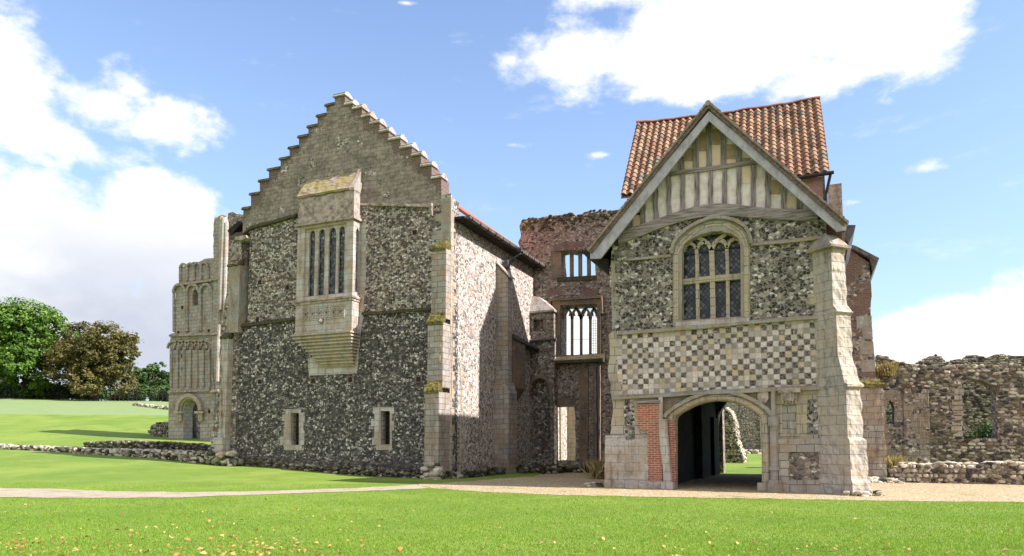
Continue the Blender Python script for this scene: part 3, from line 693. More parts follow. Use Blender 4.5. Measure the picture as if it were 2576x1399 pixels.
# remove duplicated neighbours
o2 = []
for p in out:
    if not o2 or math.dist(p, o2[-1]) > 1e-4: o2.append(p)
mb = MB(); mb.prism([o2], FB, FB+TH_W); mb.build('stepped_gable', M['gable'], LOD)
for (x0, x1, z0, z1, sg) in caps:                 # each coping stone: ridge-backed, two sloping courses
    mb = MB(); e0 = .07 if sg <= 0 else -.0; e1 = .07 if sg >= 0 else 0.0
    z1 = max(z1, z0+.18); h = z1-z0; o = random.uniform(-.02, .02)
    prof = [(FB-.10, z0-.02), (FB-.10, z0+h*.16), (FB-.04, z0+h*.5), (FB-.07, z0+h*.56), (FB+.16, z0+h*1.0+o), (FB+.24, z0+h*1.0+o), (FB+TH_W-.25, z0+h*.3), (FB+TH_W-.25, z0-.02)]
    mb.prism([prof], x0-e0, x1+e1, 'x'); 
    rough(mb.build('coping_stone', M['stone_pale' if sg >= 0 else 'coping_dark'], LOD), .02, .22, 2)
# small kneeler blocks and strings
def string(mb, pts, th, plane, dep, fn=P, emb=.04):
    g = fn(plane); A = px(g, pts); B = [(a, z-th) for a, z in A]; C = [(a, z-th*.35) for a, z in A]
    mb.strip(A, C, plane-dep*.55, plane+emb); mb.strip([(a, z-1e-3) for a, z in C], B, plane-dep, plane+emb+.005)
mb = MB(); string(mb, hoodL, .19, FB, .16); rough(mb.build('hood_mould', M['dark_moss'], LOD), .025, .22, 3)
mb = MB(); string(mb, hoodR, .15, FB, .14); mb.prism([px(f, [(1080, 513), (1089, 513), (1090, 545), (1084, 541), (1082, 528)])], FB-.16, FB+.03); rough(mb.build('hood_mould', M['stone_dirty'], LOD), .025, .22, 3)
mb = MB(); string(mb, [(608, 816), (660, 809), (700, 804), (749, 797)], .17, FB, .13); rough(mb.build('string_course', M['dark_moss'], LOD), .03, .22, 4); mb = MB(); string(mb, [(912, 786), (960, 783), (1010, 779), (1084, 773)], .15, FB, .13); rough(mb.build('string_course', M['dark_moss'], LOD), .03, .22, 4)
# slot windows
for i, (x0, y0, x1, y1) in enumerate(slots):
    mb = MB()
    oc = [c2(845, 930), c2(942, 925), c2(940, 950), c2(963, 952), c2(962, 1010), c2(955, 1012), c2(955, 1060), c2(962, 1062), c2(960, 1150), c2(946, 1152), c2(944, 1185), c2(835, 1183), c2(835, 1150), c2(811, 1150), c2(812, 1102), c2(834, 1100), c2(833, 1060), c2(838, 1058), c2(838, 1003), c2(822, 1000), c2(826, 962), c2(845, 960)] if i == 0 else \
         [c2(1388, 916), c2(1520, 914), c2(1520, 958), c2(1508, 960), c2(1508, 1000), c2(1520, 1002), c2(1520, 1060), c2(1506, 1062), c2(1506, 1183), c2(1408, 1183), c2(1406, 1150), c2(1384, 1150), c2(1384, 1105), c2(1396, 1103), c2(1394, 1035), c2(1376, 1034), c2(1376, 992), c2(1396, 990), c2(1396, 958), c2(1388, 956)]
    mb.prism([px(f, oc), hold(x0, y0, x1, y1)], FB-.03, FB+.4)
    w = mb.build('slot_window', M['stone_pale'], LOD)
    p, q = f(x0, y1), f(x1, y0); mb = MB()
    for k in range(1, 7): z = p[1] + (q[1]-p[1])*k/7; mb.box(p[0]-.03, q[0]+.03, FB+.15, FB+.17, z-.012, z+.012)
    for k in (1, 2): xx = p[0] + (q[0]-p[0])*k/3; mb.box(xx-.012, xx+.012, FB+.17, FB+.19, p[1]-.03, q[1]+.03)
    mb.build('iron_grille', M['iron'], w)
    mb = MB(); mb.box(p[0]-.04, q[0]+.04, FB+.5, FB+.52, p[1]-.1, q[1]+.1); mb.build('dark_backing', M['dark_wood_and_shade'], w)  # added dark board stands in for the unlit interior
# putlog holes: brick frames, dark plates standing in for the shade inside
for (x, y) in [c2(682, 757), c2(1014, 752), c2(1246, 745), c2(672, 543), c2(1670, 742), c2(668, 372), c2(683, 140), c2(855, 172), c1(2098, 1170)]:
    a, z = f(x, y); s = .12; mb = MB(); mb2 = MB()
    mb.prism([[(a-s-.07, z-s-.05), (a+s+.07, z-s-.05), (a+s+.07, z+s+.05), (a-s-.07, z+s+.05)], [(a-s, z-s), (a+s, z-s), (a+s, z+s), (a-s, z+s)]], FB-.012, FB+.02)
    mb2.box(a-s, a+s, FB-.006, FB+.01, z-s, z+s)
    ph_ = mb.build('putlog_surround', M['brick_old'], LOD); mb2.build('putlog_shade', M['dark_wood_and_shade'], ph_)
# oriel window
OB = 28.12; g = P(OB)
aL = g(747, 650)[0]; aR = g(887.5, 650)[0]; OR = 'oriel'
def obox(mb, ytop, ybot, ex=0.0, xr=887.5):
    z1, z0 = g(800, ytop)[1], g(800, ybot)[1]; mb.box(aL-ex, aR+ex, OB-ex, FB+.05, z0, z1); return z0, z1
zc0, zc1 = g(875, 553)[1], g(875, 538)[1]                      # cornice
zw0 = g(887, 744)[1]; zp0 = g(887, 833)[1]
mb = MB(); mb.box(aL, aR, OB+.002, FB+.04, zc1, g(878, 479)[1]); 
orl = mb.build('oriel_window', M['stone_dirty'], LOD)
top1 = g(878, 479)[1]; ztop = f(901, 433)[1]
mb = MB()
mb.prism([[(OB-.06, top1), (FB+.02, ztop-.05), (FB+.02, ztop+.06), (OB-.10, top1+.10)]], aL-.03, aR-.22, 'x'); rough(mb.build('mossy_stone_roof', M['stone_moss'], orl), .05, .22, 4)
mb = MB(); mb.prism([[(OB-.05, top1-.02), (FB+.03, top1-.02), (FB+.03, ztop+.22), (OB-.05, top1+.12)]], aR-.22, aR+.02, 'x'); rough(mb.build('end_gable', M['stone_grey'], orl), .02)
mb = MB(); mb.box(aL-.12, aR+.12, OB-.14, FB+.03, zc0, zc0+.12); mb.box(aL-.06, aR+.06, OB-.07, FB+.03, zc0+.121, zc1-.001); mb.build('cornice', M['stone_dirty'], orl)
# window frame
lights = [(771.5, 786), (795, 810.5), (821, 839.5), (846, 861)]
yt, yb = 569, 737
zt0, zt1 = zw0, zc0
frame_out = [(aL, zt0), (aR, zt0), (aR, zt1), (aL, zt1)]
holes = []
for (x0, x1) in lights:
    zb_ = g(868, 735)[1]; p0 = (g(x0, yb)[0], zb_); p1 = (g(x1, yb)[0], zb_); zt = g(868, 566)[1]; w = p1[0]-p0[0]; xm = (p0[0]+p1[0])/2
    holes.append([p0, (p1[0], p0[1])] + [(xm + w/2*math.cos(t)**1.0, zt - w*.95 + w*.95*math.sin(t)**.9) for t in [math.pi/2*i/5 for i in range(0, 6)]][:-1] + [(xm, zt)] + [(xm - w/2*math.cos(t), zt - w*.95 + w*.95*math.sin(t)**.9) for t in [math.pi/2*i/5 for i in range(4, -1, -1)]])
# outer frame, recessed tracery plane
zo0, zo1 = g(868, 738)[1], g(868, 561)[1]; fo = [(g(764, 700)[0], zo0), (g(868, 700)[0], zo0), (g(868, 700)[0], zo1), (g(764, 700)[0], zo1)]
mb = MB(); mb.prism([frame_out, fo], OB, OB+.22); mb.build('window_frame', M['stone_pale'], orl)
mb = MB(); mb.prism([[(fo[0][0]-.02, fo[0][1]-.02), (fo[1][0]+.02, fo[1][1]-.02), (fo[2][0]+.02, fo[2][1]+.02), (fo[3][0]-.02, fo[3][1]+.02)]] + holes, OB+.10, OB+.2)
for (x0, x1) in lights:                                        # cusps
    p0, p1 = g(x0, 600), g(x1, 600); zt = g(868, 566)[1]-.55
    for s, xx in ((1, p0[0]), (-1, p1[0])): mb.prism([[(xx-s*.005, zt+.02), (xx+s*.09, zt+.06), (xx-s*.005, zt+.16)]], OB+.11, OB+.17)
mb.build('tracery', M['stone_pale'], orl)
mb = MB(); mb.box(fo[0][0]-.02, fo[1][0]+.02, OB+.205, OB+.215, fo[0][1]-.05, fo[2][1]+.05); mb.build('leaded_glass', M['glass'], orl)
# narrow right side light
hx = PX(aR); s0, s1 = (OB+.22, FB-.16)
z0h, z1h = zw0+.25, zc0-.35
mb = MB(); mb.prism([[(OB+.001, zt0), (FB+.03, zt0), (FB+.03, zt1), (OB+.001, zt1)], [(s0, z0h), (s1, z0h), (s1, z1h-.15), ((s0+s1)/2, z1h), (s0, z1h-.15)]], aR-.001-.15, aR+.001, 'x'); mb.build('side_panel', M['stone_pale'], orl)
mb = MB(); mb.box(aR-.13, aR-.11, s0-.02, s1+.02, z0h-.05, z1h+.05); mb.build('leaded_glass', M['glass'], orl)
mb = MB(); mb.box(aL+.001, aL+.15, OB+.221, FB+.03, zt0, zt1); mb.build('side_panel', M['stone_pale'], orl)
mb = MB(); mb.box(aL-.10, aR+.10, OB-.12, FB+.03, zw0-.10, zw0-.001); mb.box(aL-.05, aR+.05, OB-.06, FB+.03, zw0-.22, zw0-.101); rough(mb.build('sill', M['stone_dirty'], orl), .02, .22, 3)
mb = MB(); mb.box(aL-.001, aR+.004, OB-.003, FB+.03, zp0, zw0-.221); pan = mb.build('apron_panel', M['stone_pale'], orl)
mb = MB()
q0, q1 = g(*c2(948, 370)), g(*c2(1210, 308)); n = 6
zq0, zq1 = q0[1], g(*c2(1210, 355))[1]+.42
zq0 = g(*c2(1080, 365))[1]; zq1 = zq0 + .56
wq = (q1[0]-q0[0])/n
for k in range(n):
    cx, cz = q0[0]+wq*(k+.5), (zq0+zq1)/2
    for (dx, dz) in ((-.24, 0), (.24, 0), (0, .24), (0, -.24)):
        rr = [(cx+dx*wq*.95+wq*.26*math.cos(t), cz+dz*wq*.95+wq*.26*math.sin(t)) for t in [2*math.pi*i/9 for i in range(9)]]
        mb.bar(rr + [rr[0]], .028, OB-.035, OB-.002)
for k in range(n+1): xx = q0[0]+wq*k; mb.box(xx-.02, xx+.02, OB-.034, OB-.0015, zq0, zq1)
mb.box(q0[0]-.02, q1[0]+.02, OB-.04, OB-.001, zq1, zq1+.035); mb.box(q0[0]-.02, q1[0]+.02, OB-.04, OB-.001, zq0-.035, zq0)
mb.build('quatrefoil_band', M['stone_pale'], pan)
a, z = g(*c2(1070, 380)); mb = MB()
V, F = ico(); Vh = V*np.array([.115, .11, .15]) + np.array([a, OB-.08, z]); mb.add([tuple(p) for p in Vh], F)
mb.tube((a, OB-.18, z+.01), (a, OB-.215, z-.035), .022, 6)                       # nose
for s in (-1, 1): mb.tube((a+s*.11, OB-.07, z+.02), (a+s*.135, OB-.07, z-.04), .025, 6)
mb.box(a-.05, a+.05, OB-.175, OB-.15, z-.09, z-.075); mb.box(a-.13, a+.13, OB-.16, OB-.0, z+.10, z+.14)
mb.build('carved_head', M['stone_dirty'], pan, smooth=False)
# corbel
mb = MB(); zc = zp0; rows = 11; zbot = g(820, 925)[1]
w0l, w0r = aL-.13, aR+.10; w1l, w1r = g(*c2(1042, 680))[0], g(*c2(1228, 670))[0]
for k in range(rows):
    t = (k/(rows-1)); tt = t**1.15; xl_, xr_ = w0l+(w1l-w0l)*tt, w0r+(w1r-w0r)*tt
    d = (FB-OB+.13)*(1-t)**.8+.10; z1_ = zc - (zc-zbot)*k/rows; z0_ = zc - (zc-zbot)*(k+1)/rows; hh = z1_-z0_
    mb.loft([[(xl_+.12, FB-d+.12, z0_), (xr_-.12, FB-d+.12, z0_), (xr_-.12, FB+.03, z0_), (xl_+.12, FB+.03, z0_)],
             [(xl_+.11, FB-d+.11, z0_+hh*.42), (xr_-.11, FB-d+.11, z0_+hh*.42), (xr_-.11, FB+.03, z0_+hh*.42), (xl_+.11, FB+.03, z0_+hh*.42)],
             [(xl_, FB-d, z0_+hh*.5), (xr_, FB-d, z0_+hh*.5), (xr_, FB+.03, z0_+hh*.5), (xl_, FB+.03, z0_+hh*.5)],
             [(xl_, FB-d, z1_), (xr_, FB-d, z1_), (xr_, FB+.03, z1_), (xl_, FB+.03, z1_)]])
mb.build('corbel', M['stone_warm'], orl)
mb = MB(); mb.prism([px(f, [(775, 902), (900, 872), (901, 800), (909, 560), (921, 558), (920, 700), (914, 790), (903, 880), (898, 939), (860, 941), (777, 945)])], FB-.018, FB+.03); mb.build('plaster_patch', M['stone_pale'], LOD)
# right corner quoins above, front buttress in stages
def qz(u, v): return f(u, v)[1]
x = A1; zA, zB = qz(1108, 620), qz(1108, 497)
pl = [(x+.004, zA), (x+.004, zB-.05)] + list(reversed(quoin(x, zA, zB-.1, .45, .95, .36, -1)))
mb = MB(); mb.prism([pl], FB-.012, FB+.3); rough(mb.build('quoins', M['stone_grey'], LOD), .02, .22, 3)
stages = [(28.30, 628, 803, 1085), (28.05, 812, 975, 1075), (27.72, 985, 1230, 1067)]
zprev = None
for i, (bp, y0, y1, ul) in enumerate(stages):
    h = P(bp); zt_ = h(1095, y0)[1]; zb_ = h(1090, y1)[1] if i < 2 else -.3; xl_ = h(ul, (y0+y1)/2)[0]
    mb = MB(); mb.box(xl_, A1+.002+.002*i, bp, FB+.02+.004*i, zb_, zt_); bt_ = rough(mb.build('corner_buttress', M['stone' if i < 2 else 'stone_mixed'], LOD))
    zup = P(FB)(1095, y0-26)[1]; nb = FB if i == 0 else stages[i-1][0]
    mb = MB(); mb.prism([[(bp-.05, zt_-.08), (nb+.02, zt_-.08), (nb+.02, zt_+.55), (bp+.12, zt_+.22), (bp+.02, zt_+.20), (bp-.05, zt_+.06)]], xl_-.05, A1-.01, 'x'); rough(mb.build('mossy_offset', M['moss'], LOD), .06, .22, 4)
# rough foot of the buttress and plinth stones
mb = MB()
for k in range(70):
    u = random.uniform(1066, 1142); x_ = P(27.6)(u, 1180)[0]; x_ = min(x_, A1-.0); s_ = random.uniform(.12, .28)
    stone(mb, (x_, 27.62+random.uniform(-.15, .35), random.uniform(-.05, .75)*random.uniform(.3, 1)), s_*.8, s_*.8, s_*.5, hi=True)
mb.build('rough_footing', M['stones_pale'], LOD)
mb = MB()
for k in range(650):
    t = random.random(); x_ = A0+.2+(A1-A0)*t; zg = tz(x_, FB-.4); s_ = random.uniform(.05, .115)
    stone(mb, (x_, FB-.05-random.uniform(0, .42)*(.3+.9*t), zg+random.uniform(-.05, .22+.22*t)), s_*1.4, s_, s_*.75)
mb.build('plinth_stones', M['stones_dark'], LOD)
mb = MB(); mb.loft([[(A0+.6, FB-.2, -.2), (A0+.6, FB+.02, -.2), (A0+.6, FB+.02, 1.0), (A0+.6, FB-.2, .86)], [(A1-.4, FB-.2, -.2), (A1-.4, FB+.02, -.2), (A1-.4, FB+.02, .62), (A1-.4, FB-.2, .48)]]); mb.build('plinth', M['rubble_dark'], LOD)
# left corner buttress
lst = [(28.62, 583, 606, 600, 655, 'stone'), (28.45, 573, 601, 668, 838, 'stone_grey'), (28.25, 552, 585, 850, 1215, 'stone_pale')]
for i, (bp, ul, ur, y0, y1, mt) in enumerate(lst):
    h = P(bp); zt_ = h(ul, y0)[1]; zb_ = h(ul, y1)[1] if i < 2 else tz(A0, bp)-.3; x0_, x1_ = h(ul, (y0+y1)/2)[0], h(ur, (y0+y1)/2)[0]
    if i == 2: x1_ = h(569, 1000)[0]
    zz = [zb_ + (zt_-zb_)*k/12 for k in range(13)]
    poly = [(x1_, zb_)] + [(x1_, zt_)] + [(x0_+random.uniform(-.10, .05), z_) for z_ in reversed(zz)]
    mb = MB(); mb.prism([poly], bp, FB+.6+.01*i); rough(mb.build('corner_buttress', M[mt], LOD))
    mb = MB(); nb = FB+.05 if i == 0 else lst[i-1][0]
    mb.prism([[(bp-.07, zt_-.06), (nb+.1, zt_-.06), (nb+.1, zt_+.40), (bp-.07, zt_+.04)]], x0_-.08, x1_+.03, 'x'); rough(mb.build('mossy_offset', M['dark_moss'], LOD), .06, .22, 4)
# rubble core left of the buttress
h = P(28.6); L_ = [(585, 600), (572, 660), (570, 720), (561, 790), (553, 850), (553, 930), (545, 1000), (540, 1060), (531, 1120), (527, 1172)]
Rr = [(590, 600), (590, 1180)]
pl = ragged(px(h, L_), .4, .10); pl = pl + [(A0+.3, pl[-1][1]-.4), (A0+.3, pl[0][1])]
mb = MB(); mb.prism([pl], 28.62, 29.4); mb.build('rubble_core', M['rubble'], LOD)
mb = MB()
for k in range(9):
    x_, z_ = P(28.2)(552, 1100+k*7); mb.box(x_-random.uniform(.25, .5), x_+.35, 28.12-random.uniform(0, .1), 28.6, z_-.21, z_-.02)
rough(mb.build('quoins', M['stone_pale'], LOD), .02, .22, 3)
mb = MB()
for k in range(60):
    u = random.uniform(528, 600); x_, z_ = P(28.2)(u, random.uniform(1140, 1172)); s_ = random.uniform(.1, .22); stone(mb, (x_, 28.2+random.uniform(-.3, .2), z_), s_*1.2, s_, s_*.8, hi=True)
mb.build('rough_footing', M['stones_pale'], LOD)
# side wall in the sun
s = PX(A1); ZE = s(1150, 553)[1]; BE = 39.6
mb = MB(); mb.prism([[(FB+TH_W, -.4), (BE, -.4), (BE, ZE), (FB+TH_W, ZE)]], A1-.8, A1, 'x'); mb.prism([[(FB+.001, f(1110, 500)[1]-.02), (FB+TH_W, f(1110, 500)[1]-.02), (FB+TH_W, ZE+.3), (FB+.001, f(1112, 490)[1])]], A1-.8, A1-.004, 'x'); mb.build('side_wall', M['flint_sunlit'], LOD)
ql = [(FB+.01, 0.3)] + [(FB+.01, ZE-.3)] + list(reversed([(p[0], p[1]) for p in quoin(FB, .3, ZE-.3, .28, .5, .36, 1)]))
mb = MB(); mb.prism([ql], A1-.2, A1+.012, 'x'); rough(mb.build('quoins', M['stone_warm'], LOD), .02, .22, 3)
q2 = [(FB+1.05, .3), (FB+1.05, 5.2)] + list(reversed(quoin(FB+1.05, .3, 5.2, .18, .34, .4, 1)))
mb = MB(); mb.prism([q2], A1-.1, A1+.014, 'x'); rough(mb.build('quoins', M['stone_warm'], LOD), .02, .22, 3)
# hidden sides that close the house
mb = MB(); mb.box(A0+.75, A0+1.5, FB+TH_W, BE, -.4, ZE); mb.box(A0+1.5, A1-.8, BE-.6, BE, -.4, ZE+.2); mb.build('rear_walls', M['rubble'], LOD)
# roof
xm = (A0+.75+A1)/2; xe = A1+.55; ze = ZE+.16-.1; slope = .77
zr_ = ze + slope*(xe-xm)
mb = MB(); mb.prism([[(xe, ze), (xe, ze+.16), (xm, zr_+.16), (2*xm-xe, ze+.16), (2*xm-xe, ze), (xm, zr_)]], FB+TH_W-.02, BE+.1); mb.build('tiled_roof', M['roof_plain'], LOD)
gp = PX(xe); ga = (FB+.35, ze); 
mb = MB()
y0_, y1_ = FB+.45, BE+.4
secs = []
for yy in (y0_, y1_):
    secs.append([(xe-.02, yy, ze+.02), (xe+.02, yy, ze-.13), (xe+.12, yy, ze-.17), (xe+.2, yy, ze-.10), (xe+.22, yy, ze+.04), (xe+.12, yy, ze+.02)])
mb.loft(secs); gut = mb.build('gutter', M['gutter'], LOD)
mb = MB()
for k in range(12): yy = y0_+.3+k*.9; mb = MB(); mb.box(xe-.05, xe+.235, yy, yy+.05, ze-.19, ze-.0); mb.build('gutter_bracket', M['iron'], gut)
mb = MB(); mb.prism([[(xe-.5, ze-.02), (xe+.0, ze-.04), (xe+.0, ze-.12), (xe-.6, ze-.16)]], FB+.3, BE+.2); mb.build('soffit', M['dark_wood_and_shade'], LOD)
# left eave timbers
mb = MB(); h = P(29.2); mb.prism([px(h, [(578, 583), (607, 558), (612, 566), (592, 588), (606, 596), (588, 596)])], 29.0, 33); mb.build('eave_board', M['dark_wood_and_shade'], LOD)
mb = MB(); h = P(28.5); mb.prism([px(h, [(592, 596), (620, 592), (622, 599), (612, 604), (590, 604)])], 28.45, 29.0); mb.build('kneeler', M['stone_dirty'], LOD)
# mid buttress on the side wall
b0 = s(1247, 900)[0]
xr_ = P(b0)(1277, 900)[0]
zt1_, zt2_ = P(b0)(1262, 662)[1], P(b0)(1277, 697)[1]
mb = MB(); mb.prism([[(A1-.05, -.3), (xr_, -.3), (xr_, zt2_), (A1-.05, zt1_)]], b0, b0+.55); rough(mb.build('side_buttress', M['stone_mixed'], LOD))
mb = MB(); mb.prism([[(A1, zt1_+.02), (xr_+.12, zt2_-.04), (xr_+.12, zt2_+.05), (A1, zt1_+.12)]], b0-.06, b0+.6); mb.build('sloped_cap', M['stone_pale'], LOD)
zl = P(b0)(1277, 1000)[1]
mb = MB(); mb.prism([[(A1-.02, -.2), (xr_+.2, -.2), (xr_+.2, P(b0)(1277, 990)[1]), (xr_-.02, P(b0)(1277, 960)[1]), (A1-.02, P(b0)(1277, 960)[1])]], b0-.35, b0+.8); rough(mb.build('side_buttress', M['stone_mixed'], LOD))
bb = 35.4
mb = MB(); z0_, z1_ = P(bb)(1300, 975)[1], P(bb)(1300, 852)[1]
mb.loft([[(A1-.02, bb-.3, z0_-.6), (A1+.05, bb-.3, z0_-.6), (A1+.05, bb+1.4, z0_-.6), (A1-.02, bb+1.4, z0_-.6)], [(A1-.02, bb-.3, z0_), (A1+.52, bb-.3, z0_), (A1+.52, bb+1.4, z0_), (A1-.02, bb+1.4, z0_)], [(A1-.02, bb-.3, z1_), (A1+.52, bb-.3, z1_), (A1+.52, bb+1.4, z1_), (A1-.02, bb+1.4, z1_)]])
mb.build('corbelled_shaft', M['stone_brown'], LOD)
mb = MB(); mb.prism([[(bb-.45, z1_-.04), (38.85, z1_-.24), (38.85, z1_-.12), (bb-.45, z1_+.2)]], A1-.02, A1+.62, 'x'); mb.build('lead_string', M['lead'], LOD)
# rainwater head and pipe
hb = s(1272, 655); mb = MB(); yh = b0+.75; zh = P(b0)(1272, 655)[1]
mb.box(A1+.08, A1+.42, yh-.16, yh+.16, zh-.22, zh+.12); mb.tube((A1+.25, yh, zh-.2), (A1+.25, yh, zh-1.4), .06); mb.tube((A1+.25, yh, zh+.1), (xe+.1, yh+1.2, ze-.15), .06)
mb.build('downpipe', M['lead'], LOD)
mb = MB()
for k in range(260):
    yy = random.uniform(FB, BE); s_ = random.uniform(.08, .2)
    stone(mb, (A1+random.uniform(.0, .75), yy, tz(A1, yy)+random.uniform(-.05, .45)*random.random()), s_, s_*1.2, s_*.75)
mb.build('footing_stones', M['stones_dark'], LOD); mb = MB()
for k in range(260):
    s_ = random.uniform(.06, .15); stone(mb, (random.uniform(-15.3, -12.2), random.uniform(34.5, 38.2), random.uniform(-.05, .4)), s_*1.2, s_, s_*.7)
mb.build('footing_stones', M['stones_dark'], LOD)

# ================================================================== LINK WALL (ruined)
LB = 39.5; h = P(LB); LNK = thing('ruined_link_wall', 'tall roofless flint and brick wall with open windows between the two houses', 'wall', (-12, LB, 0))
top = ragged(px(h, [(1311, 557), (1345, 551), (1383, 546), (1464, 538), (1530, 530), (1562, 527)]), .3, .09)
pr = (-4.5, top[-1][1])
left = ragged(px(h, [(1305, 640), (1303, 610), (1309, 585), (1306, 570), (1311, 557)]), .3, .1)
def hp(pts): return px(h, pts)
w2 = [(1416, 893), (1500, 893), (1500, 800)] + [(1500-42*(1-math.cos(t))*.0-42*(1-math.cos(t)), 800-32*math.sin(t)) for t in [R(20), R(45), R(70)]] + [(1458, 768)] + [(1416+42*(1-math.cos(t)), 800-32*math.sin(t)) for t in [R(70), R(45), R(20)]] + [(1416, 800)]
w2 = [(1413, 893), (1501, 893), (1501, 768), (1413, 772)]
w1 = [(1412, 700), (1498, 694), (1498, 628), (1410, 634)]
w1 = ragged(hp(w1)+[hp(w1)[0]], .35, .05)[:-1]
dr = [(1389, 1075), (1388, 1018), (1445, 1014), (1448, 1060)]
sq = [(1340, 833), (1365, 834), (1365, 803), (1340, 803)]
outer = left + top[1:] + [pr, (-4.5, -.3), (A1-.5, -.3), (A1-.5, left[0][1])]
doorh = ragged(hp([(1388, 1160), (1446, 1158), (1448, 1100), (1447, 1060), (1444, 1016), (1388, 1019), (1390, 1075), (1386, 1130), (1388, 1160)]), .3, .04)[:-1]
mb = MB(); mb.prism([outer, w1, hp(w2), doorh], LB, LB+.9); mb.build('flint_wall', M['rubble_brick'], LNK)
mb = MB(); tp = [(p[0], LB+.05, p[1]) for p in top]; top_stones(mb, tp, .8, 9, .16, .0)
for k in range(260):
    p = random.choice(top); s_ = random.uniform(.06, .14); stone(mb, (max(top[0][0]+.15, p[0]+random.uniform(-.4, .4)), LB-.02, p[1]-abs(random.gauss(0, .35))), s_*1.2, s_*.5, s_*.8)
mb.build('mossy_top_stones', M['stones_dark'], LNK)
# upper window: lintel, jamb, mullions
mb = MB(); mb.prism([hp([(1395, 614), (1505, 604), (1505, 626), (1400, 633)])], LB-.10, LB+.3); mb.build('brick_lintel', M['brick_old'], LNK)
mb = MB(); mb.prism([hp([(1385, 632), (1411, 630), (1413, 702), (1388, 704)])], LB-.02, LB+.4); mb.build('stone_jamb', M['stone_brown'], LNK)
for u in (1433.5, 1455, 1477):
    p, q = h(u, 704), h(u-.5, 624); mb = MB(); mb.box(p[0]-.1, p[0]+.1, LB+.25, LB+.45, p[1], q[1]); mb.build('mullion', M['stone_brown'], LNK)
mb = MB(); mb.prism([hp([(1400, 699), (1500, 693), (1500, 704), (1402, 710)])], LB-.08, LB+.6); rough(mb.build('sill', M['dark_moss'], LNK), .02, .22, 3)
# relieving arch
mb = MB(); A = [(1378+ (1500-1378)*t, 752-22*math.sin(math.pi*(.12+.76*t))) for t in np.linspace(0, 1, 12)]; mb.bar(hp(A), .5, LB-.04, LB+.3); mb.build('brick_arch', M['brick_old'], LNK)
# tracery window
p = hp(w2); ow = hp([(1392, 902), (1512, 899), (1512, 752), (1390, 757)])
mb = MB(); mb.prism([ow, hp([(1411, 895), (1503, 893), (1503, 766), (1411, 769)])], LB-.14, LB+.5); fr = mb.build('window_surround', M['stone_brown'], LNK)
mb = MB(); mb.bar(hp([(1386, 800), (1387, 756), (1515, 748), (1515, 790)]), .15, LB-.26, LB-.0); rough(mb.build('hood_mould', M['stone_brown'], fr), .025, .22, 3)
ls = [(1414, 1434), (1437, 1456.5), (1460, 1479.5), (1483.5, 1501)]
mb = MB()
for u in (1435.5, 1458.5, 1481.5): mb.bar(hp([(u, 895), (u, 800)]), .13, LB+.15, LB+.32)
for (x0, x1) in ls:
    xm_ = (x0+x1)/2; rr = (x1-x0)/2+1.2; yy = 802
    pts = [(xm_-rr, yy)] + [(xm_-rr+rr*(1-math.cos(t)), yy-26*math.sin(t)) for t in [R(25), R(50), R(72)]] + [(xm_, yy-28)] + [(xm_+rr-rr*(1-math.cos(t)), yy-26*math.sin(t)) for t in [R(72), R(50), R(25)]] + [(xm_+rr, yy)]
    mb.bar(hp(pts), .12, LB+.15, LB+.32)
    for s_ in (-1, 1): mb.bar(hp([(xm_+s_*rr*.85, yy-10), (xm_+s_*rr*.35, yy-9), (xm_+s_*rr*.6, yy-17)]), .07, LB+.18, LB+.28)
for (x0, x1) in ((1414, 1458.5), (1458.5, 1502)):
    xm_ = (x0+x1)/2; mb.bar(hp([(x0, 800), (x0+6, 786), (xm_-8, 771), (xm_, 768), (xm_+8, 771), (x1-6, 786), (x1, 800)]), .12, LB+.15, LB+.32)
mb.build('tracery', M['stone_brown'], fr)
mb = MB()
for k in range(14): mb.bar(hp([(1483, 806+k*6.3), (1501, 805.5+k*6.3)]), .018, LB+.22, LB+.235)
for u in (1489, 1495): mb.bar(hp([(u, 895), (u, 785)]), .018, LB+.235, LB+.25)
mb.bar(hp([(1437, 853), (1481, 852)]), .02, LB+.22, LB+.235)
mb.build('iron_grille', M['iron'], fr)
mb = MB(); mb.prism([[(LB-.55, h(1450, 915)[1]), (LB+.3, h(1450, 915)[1]), (LB+.3, h(1450, 893)[1]), (LB-.1, h(1450, 893)[1]), (LB-.55, h(1450, 908)[1])]], h(1388, 900)[0], h(1522, 900)[0], 'x'); mb.build('sloping_sill', M['dark_moss'], LNK)
mb = MB(); mb.bar(hp([(1378, 1016), (1450, 1011)]), .5, LB-.04, LB+.1); mb.build('door_lintel', M['stone_brown'], LNK)
mb = MB(); mb.prism([hp([(1458, 925), (1480, 925), (1480, 1170), (1458, 1170)])], LB-.10, LB+.1); rough(mb.build('stone_pilaster', M['stone_brown'], LNK)); mb = MB(); mb.prism([hp([(1494, 920), (1512, 920), (1512, 1170), (1494, 1170)])], LB-.28, LB+.1); rough(mb.build('stone_pilaster', M['stone_brown'], LNK))
mb = MB(); a_, z_ = h(1507, 925); mb.tube((a_, LB-.42, z_), (a_, LB-.42, 0.1), .07); mb.build('downpipe', M['iron'], LNK)
